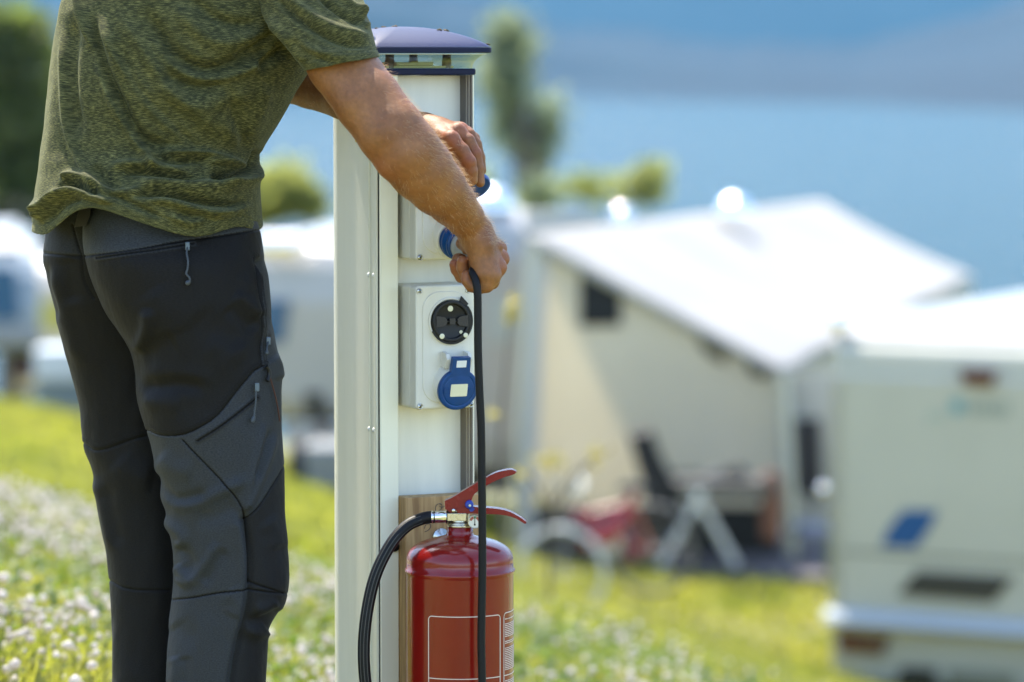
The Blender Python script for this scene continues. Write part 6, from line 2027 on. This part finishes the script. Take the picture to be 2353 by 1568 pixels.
FAR = [
    (Z6([(300, 420), (360, 600), (400, 760), (450, 940), (490, 1100)]), 12, 4 * mm),
    (Z6([(400, 380), (430, 560), (460, 700)]), 16, -3 * mm),
    (Z6([(280, 420), (310, 620), (370, 800)]), 7, -4 * mm),
    (Z7([(580, 290), (600, 380), (650, 600), (690, 780)]), 8, 5 * mm),
    (Z7([(640, 350), (680, 560), (730, 760)]), 14, -3 * mm),
    (Z7([(700, 200), (820, 300), (950, 330)]), 22, 3 * mm),
]
SEAM_N = [   # stitched seams (points, width, single/double)
    (Z6([(505, 395), (700, 372), (880, 345), (1100, 305), (1280, 280), (1590, 232)]), 1),
    (Z6([(900, 1460), (970, 1490), (1110, 1490), (1210, 1450), (1330, 1370), (1450, 1220), (1560, 1090), (1610, 1065)]), 2),
    (Z6([(1560, 400), (1580, 640), (1590, 900), (1600, 1065)]), 2),
    (Z7([(1115, 85), (1250, 225), (1380, 360), (1465, 465), (1508, 570)]), 1),
    (Z7([(1745, 240), (1680, 350), (1590, 490), (1508, 570)]), 1),
    (Z7([(1508, 570), (1522, 700), (1528, 830), (1525, 960)]), 1),
    (Z7([(1060, 1062), (1180, 1050), (1290, 1030), (1420, 1012), (1525, 1003), (1650, 1018), (1770, 1025)]), 1),
    (Z7([(1530, 955), (1620, 985), (1740, 1022)]), 1),
    (Z6([(590, 405), (800, 375), (1000, 350), (1185, 318)]), 3),
    (Z6([(1210, 1525), (1330, 1450), (1450, 1360), (1570, 1260)]), 3),
]
SEAM_F = [
    (Z6([(272, 375), (350, 385), (430, 393), (505, 396)]), 1),
    (Z7([(512, 100), (570, 145), (640, 140), (720, 115), (800, 85), (905, 55)]), 2),
    (Z7([(660, 940), (760, 990), (900, 1005), (1070, 1000)]), 1),
    (Z6([(440, 200), (470, 300), (500, 395), (520, 540), (580, 650)]), 1),
]


def garment(st, n, seg, fl, seams, near_leg):
    V, F, U = loft(st, n, seg, 2.2)
    N = ring_normals(V).reshape(-1, 3)
    v = V.reshape(-1, 3); px, py = proj(v)
    fc = sstep(-0.3, 0.15, -N[:, 1])
    d = 1.25 * folds(px, py, fl, 1.5) * fc + fc * 0.00035 * fbm3(v * np.array((1, 1, 0.6)), 260, 77, 3)
    d += fc * (0.0016 * fbm3(v * np.array((1, 1, 0.7)), 30, 21 + near_leg, 3) + 0.0006 * fbm3(v, 110, 31, 2)) + (1 - fc) * 0.003 * fbm3(v * np.array((1, 1, 0.5)), 30, 25)
    if near_leg:
        lower = sstep(1000, 1012, py - np.interp(px, [340, 415, 490, 585], [0, 0, -30, -160]) * 1.0)
        seat = poly_in(px, py, [(150, 590)] + Z6([(505, 396), (880, 345), (1280, 280), (1590, 232)]) + [(600, 560)] + Z6([(1590, 640), (1600, 1065), (1560, 1090), (1450, 1220), (1330, 1370), (1210, 1450), (1110, 1490), (970, 1490), (890, 1455)]) + [(150, 1000)])
        front = poly_in(px, py, Z7([(1745, 240), (1680, 350), (1590, 490), (1508, 570), (1522, 700), (1528, 830), (1525, 960), (1518, 1060), (1500, 1180), (1465, 1300), (1440, 1400), (1410, 1568), (1380, 1900), (2200, 1900), (2200, 240)]))
        pan = np.where(seat, 0.27, 0.80)
        pan = np.where(front, 0.5, pan)  # darker knee fabric, and the shin's shade put into the colour below it
        yoke = (~seat) & (py < 610) & (px < 600); pan = np.where(yoke, 0.92, pan)
        pocket = poly_in(px, py, Z6([(1590, 440), (1640, 560), (1665, 720), (1660, 900), (1640, 900), (1630, 700), (1610, 560)])); pan = np.where(pocket, 0.15, pan)
    else:
        bound = np.interp(px, [190, 215, 240, 270, 300, 340], [1014, 1031, 1032, 1023, 1011, 1000])
        pan = np.where(py < 586, 0.62, np.where(py < bound, 0.22, 0.36))  # far leg darker than the near one, shade put into its panels
    for pts, kind in seams:
        pts = spline(np.asarray(pts, float), 16) if len(pts) > 2 else np.asarray(pts)
        dist, sd, t = line_dist(px, py, pts)
        if kind == 3:      # zip: flat taped band with a groove
            d += fc * (0.0012 * np.exp(-(dist / 7.5) ** 4) - 0.0020 * np.exp(-(dist / 1.8) ** 2))
            pan = np.where((np.abs(dist) < 6.5), 0.62, pan)
            pan = np.where(dist < 2.0, 0.06, pan)
        else:
            d -= fc * 0.0022 * np.exp(-(dist / 2.3) ** 2)
            pan = np.where(dist < 1.7, np.minimum(pan, 0.12), pan)
            if kind == 2:
                for off in (6.0, 10.5):
                    e_ = np.abs(dist - off) + (sd > 0) * 50
                    d -= fc * 0.0007 * np.exp(-(e_ / 1.3) ** 2)
                    pan = np.where(e_ < 1.3, pan * 0.6, pan)
                m = (dist < 13) & (sd <= 0)
                d += np.where(m, fc * 0.0007, 0)
    v = v + N * d[:, None]
    return v, F, U.reshape(-1, 3), pan


v1, f1, u1_, p1 = garment(near, 1050, 560, TN, SEAM_N, 1)
v2, f2, u2_, p2 = garment(far, 620, 320, FAR, SEAM_F, 0)
TV = np.concatenate([v1, v2]); TF = np.concatenate([f1, f2 + len(v1)])
trs = np_mesh('trousers', TV - np.array(tuple(origin)), TF, M_trousers, person)
trs.data.attributes.new('cloth', 'FLOAT_VECTOR', 'POINT').data.foreach_set('vector', np.concatenate([u1_, u2_ + 4]).astype(np.float32).ravel())
trs.data.attributes.new('panel', 'FLOAT', 'POINT').data.foreach_set('value', np.concatenate([p1, p2]).astype(np.float32))


def surf(px_, py_, vs, lift=0.0):
    """nearest garment surface point under a picture point"""
    x, y = proj(vs)
    m = np.hypot(x - px_, y - py_) < 6
    q = vs[m]
    if len(q) == 0: q = vs[np.argsort(np.hypot(x - px_, y - py_))[:3]]
    D = q[:, 1].min() - lift
    return P(px_, py_, D)


# belt loop on the yoke
lp = MB()
a0, a1 = surf(192, 470, TV, 0.004), surf(196, 521, TV, 0.005)
lp.prism([surf(x, y, TV, l) + PL for x, y, l in ((186, 466, 0.004), (211, 466, 0.004), (206, 498, 0.008), (197, 519, 0.006), (170, 523, 0.006), (176, 500, 0.008))], (0, 0.003, 0))
bl = lp.build('belt_loop', mat('belt_loop', (0.028, 0.027, 0.028), 0.7, bump=0.2, bscale=900), trs, 0.001)


def zip_pull(pts, r_, tipx):
    mb = MB()
    q = [surf(x, y, TV, l) + PL for x, y, l in pts]
    mb.tube(spl3(q, 30), r_, 10)
    z = mb.build('zip_pull', M_zip, trs)
    mb = MB()
    c_ = q[0]
    mb.box((c_.x - 0.0032, c_.y - 0.002, c_.z - 0.006), (c_.x + 0.0032, c_.y + 0.001, c_.z + 0.006))
    mb.build('zip_slider', M_zipm, z, 0.0012)
    mb = MB()
    a_, b_ = q[-2], q[-1]
    mb.tube([a_, (a_ * 0.6 + b_ * 0.4), (a_ * 0.3 + b_ * 0.7), b_], [r_ * 1.5, r_ * 2.3, r_ * 2.4, r_ * 1.6], 12)
    mb.build('zip_toggle', M_zip, z)


zip_pull([(431, 566, 0.006), (429, 582, 0.006), (432, 600, 0.006), (431, 618, 0.006), (428, 630, 0.006), (435, 638, 0.007), (436, 646, 0.007), (428, 654, 0.006)], 0.0015, 0)
zip_pull([(591, 890, 0.006), (588, 906, 0.006), (588, 922, 0.006), (585, 944, 0.006), (584, 956, 0.006), (580, 971, 0.006)], 0.0013, 0)
zip_pull([(617, 784, 0.006), (614, 796, 0.006), (613, 806, 0.006), (613, 815, 0.006)], 0.0014, 0)
# elastic cord with stopper at the side pocket
mb = MB(); q = [surf(x, y, TV, 0.004) + PL for x, y in ((616, 845), (622, 872), (630, 900), (637, 930), (643, 968))]
mb.tube(spl3(q, 20), 0.0011, 8); mb.build('pocket_cord', M_orange, trs)
mb = MB(); q = [surf(x, y, TV, 0.006) + PL for x, y in ((612, 842), (618, 852), (618, 866), (614, 876))]
mb.tube(spl3(q, 12), [0.003, 0.0042, 0.0045, 0.003][0], 10); mb.build('cord_stopper', M_black, trs)

# shoes
for a_ in (aR, aL_):
    mb = MB()
    g0 = a_ - up_ * a_.z
    for (o_, r_, z_) in ():
        pass
    rings = []
    for t, w_, h_ in ((-0.085, 0.028, 0.06), (-0.06, 0.040, 0.10), (-0.01, 0.045, 0.115), (0.06, 0.047, 0.085), (0.12, 0.050, 0.062), (0.17, 0.047, 0.052), (0.20, 0.034, 0.042), (0.212, 0.014, 0.03)):
        rings.append([g0 + fw * t + rt * (w_ * math.cos(2 * math.pi * k / 20)) + up_ * (0.004 + h_ * 0.5 + h_ * 0.5 * math.sin(2 * math.pi * k / 20)) + PL for k in range(20)])
    mb.rings(rings)
    mb.build('shoe', mat('shoe_suede', (0.06, 0.05, 0.04), 0.8, bump=0.2), person)
# ================================================================== lawn blades and clover
def blades(n, D0, D1, hmin, hmax, wd, seed, upx=(-0.17, 0.16), dens=None):
    r = np.random.default_rng(seed)
    D = np.sqrt(r.uniform(D0 ** 2, D1 ** 2, n)); u = r.uniform(*upx, n); x = u * D
    z = gz(x, D)
    h = r.uniform(hmin, hmax, n) * (0.75 + 0.5 * (fb(np.stack([x, D, 0 * x], -1), 1.6, 3) > 0.1))
    an = r.uniform(0, 6.283, n); lean = r.uniform(0.1, 0.75, n)
    dx, dy = np.cos(an), np.sin(an)
    wx, wy = -np.sin(an + r.uniform(-0.6, 0.6, n)), np.cos(an)
    p0 = np.stack([x, D, z - 0.01], -1); W = np.stack([wx, wy, 0 * wx], -1) * wd * r.uniform(0.6, 1.4, n)[:, None]
    B = np.stack([dx, dy, 0 * dx], -1)
    p1 = p0 + B * (h * lean * 0.35)[:, None] + np.array((0, 0, 1.0)) * (h * 0.6)[:, None]
    p2 = p0 + B * (h * lean)[:, None] + np.array((0, 0, 1.0)) * (h * (1 - 0.25 * lean))[:, None]
    V = np.stack([p0 - W, p0 + W, p1 + W * 0.8, p1 - W * 0.8, p2 + W * 0.12, p2 - W * 0.12], 1).reshape(-1, 3)
    k = np.arange(n)[:, None] * 6
    F = np.concatenate([k + np.array([[0, 1, 2, 3]]), k + np.array([[3, 2, 4, 5]])])
    return V, F


M_grass = leaf_mat('grass_blade', (0.105, 0.132, 0.024), (0.270, 0.252, 0.068), 0.58, 1.6, (1.9, 1.95, 0.95))
parts = [blades(90000, 5.3, 10.5, 0.05, 0.11, 0.0028, 1), blades(60000, 10.5, 19, 0.05, 0.10, 0.006, 2), blades(45000, 19, 36, 0.05, 0.09, 0.014, 3)]
Vg, Fg, b = [], [], 0
for V, F in parts:
    Vg.append(V); Fg.append(F + b); b += len(V)
tag(np_mesh('grass', np.concatenate(Vg), np.concatenate(Fg), M_grass), 'sunlit yellow green lawn grass', 'grass', kind='stuff')

# clover heads: small bumpy white balls with a brownish underside, on thin stems
def clover(spots, seed):
    r = np.random.default_rng(seed)
    bm = bmesh.new(); bmesh.ops.create_icosphere(bm, subdivisions=1, radius=1.0)
    iv = np.array([tuple(v.co) for v in bm.verts]); if_ = np.array([[v.index for v in f.verts] for f in bm.faces]); bm.free()
    n = len(spots)
    sc = r.uniform(0.0052, 0.0118, n)
    jit = 1 + r.normal(0, 0.16, (n, len(iv)))
    V = spots[:, None] + iv[None] * jit[..., None] * sc[:, None, None] * np.array((1, 1, 0.85))
    F = (if_[None] + (np.arange(n) * len(iv))[:, None, None]).reshape(-1, 3)
    return V.reshape(-1, 3), F


r = np.random.default_rng(77)
sp = []
def scatter(n, fx, D0, D1, thr):
    D = np.sqrt(r.uniform(D0 ** 2, D1 ** 2, n)); u = r.uniform(fx[0], fx[1], n); x = u * D
    w = fb(np.stack([x, D * 0.6, 0 * x], -1), 2.6, 9) + 0.5 * fb(np.stack([x, D, 0 * x], -1), 7.0, 10)
    k = w > thr
    x, D = x[k], D[k]
    return np.stack([x, D, gz(x, D) + r.uniform(0.05, 0.12, len(x))], -1)
# thick drift of clover at the left, thinner elsewhere
sp.append(scatter(1750, (-0.16, -0.075), 7.0, 12.5, -0.1))
sp.append(scatter(330, (-0.16, -0.07), 5.6, 7.2, 0.1))
sp.append(scatter(420, (-0.075, -0.03), 7.6, 11.5, 0.0))
sp.append(scatter(170, (-0.03, 0.05), 7.6, 11.5, 0.1))
sp.append(scatter(40, (0.0, 0.10), 10.0, 14.0, 0.2))
sp = np.concatenate(sp)
Vc, Fc = clover(sp, 5)
M_clover = leaf_mat('clover_head', (0.58, 0.52, 0.47), (0.80, 0.77, 0.73), 0.5, 30.0, (1.1, 1.06, 1.0))
tag(np_mesh('clover_flowers', Vc, Fc, M_clover, smooth=False), 'white clover flowers dotting the lawn', 'clover', kind='stuff')
# low clover leaves
n = 26000
D = np.sqrt(r.uniform(5.4 ** 2, 13 ** 2, n)); x = r.uniform(-0.17, 0.15, n) * D
p = np.stack([x, D, gz(x, D) + r.uniform(0.02, 0.07, n)], -1)
a = r.normal(0, 1, (n, 3)) * np.array((1, 1, 0.35)); a /= np.linalg.norm(a, axis=1)[:, None]
b = np.cross(a, r.normal(0, 0.35, (n, 3)) + np.array((0, 0, 1))); b /= np.linalg.norm(b, axis=1)[:, None]
s = r.uniform(0.008, 0.016, n)[:, None]
V = np.stack([p - a * s, p + b * s, p + a * s, p - b * s], 1).reshape(-1, 3)
M_cl = leaf_mat('clover_leaf', (0.055, 0.095, 0.014), (0.12, 0.17, 0.03), 0.4, 3.0, (1.8, 1.9, 0.8))
tag(np_mesh('clover_leaves', V, np.arange(n * 4).reshape(n, 4), M_cl, smooth=False), 'low green clover leaves among the grass', 'clover', kind='stuff')
# ================================================================== air between here and the far shore
def haze():
    m = bpy.data.materials.new('pale_air'); m.use_nodes = True
    nt = m.node_tree; nt.nodes.remove(nt.nodes['Principled BSDF'])
    v = nt.nodes.new('ShaderNodeVolumePrincipled')
    v.inputs['Color'].default_value = (0.078, 0.25, 0.41, 1)
    v.inputs['Density'].default_value = 1.6e-4
    v.inputs['Anisotropy'].default_value = 0.0
    nt.links.new(v.outputs['Volume'], nt.nodes['Material Output'].inputs['Volume'])
    mb = MB(); mb.box((-4600, -12, LAKE - 6), (4600, 9900, 900))
    o = mb.build('haze', m); tag(o, 'pale blue air over the lake', 'haze', kind='stuff')
haze()
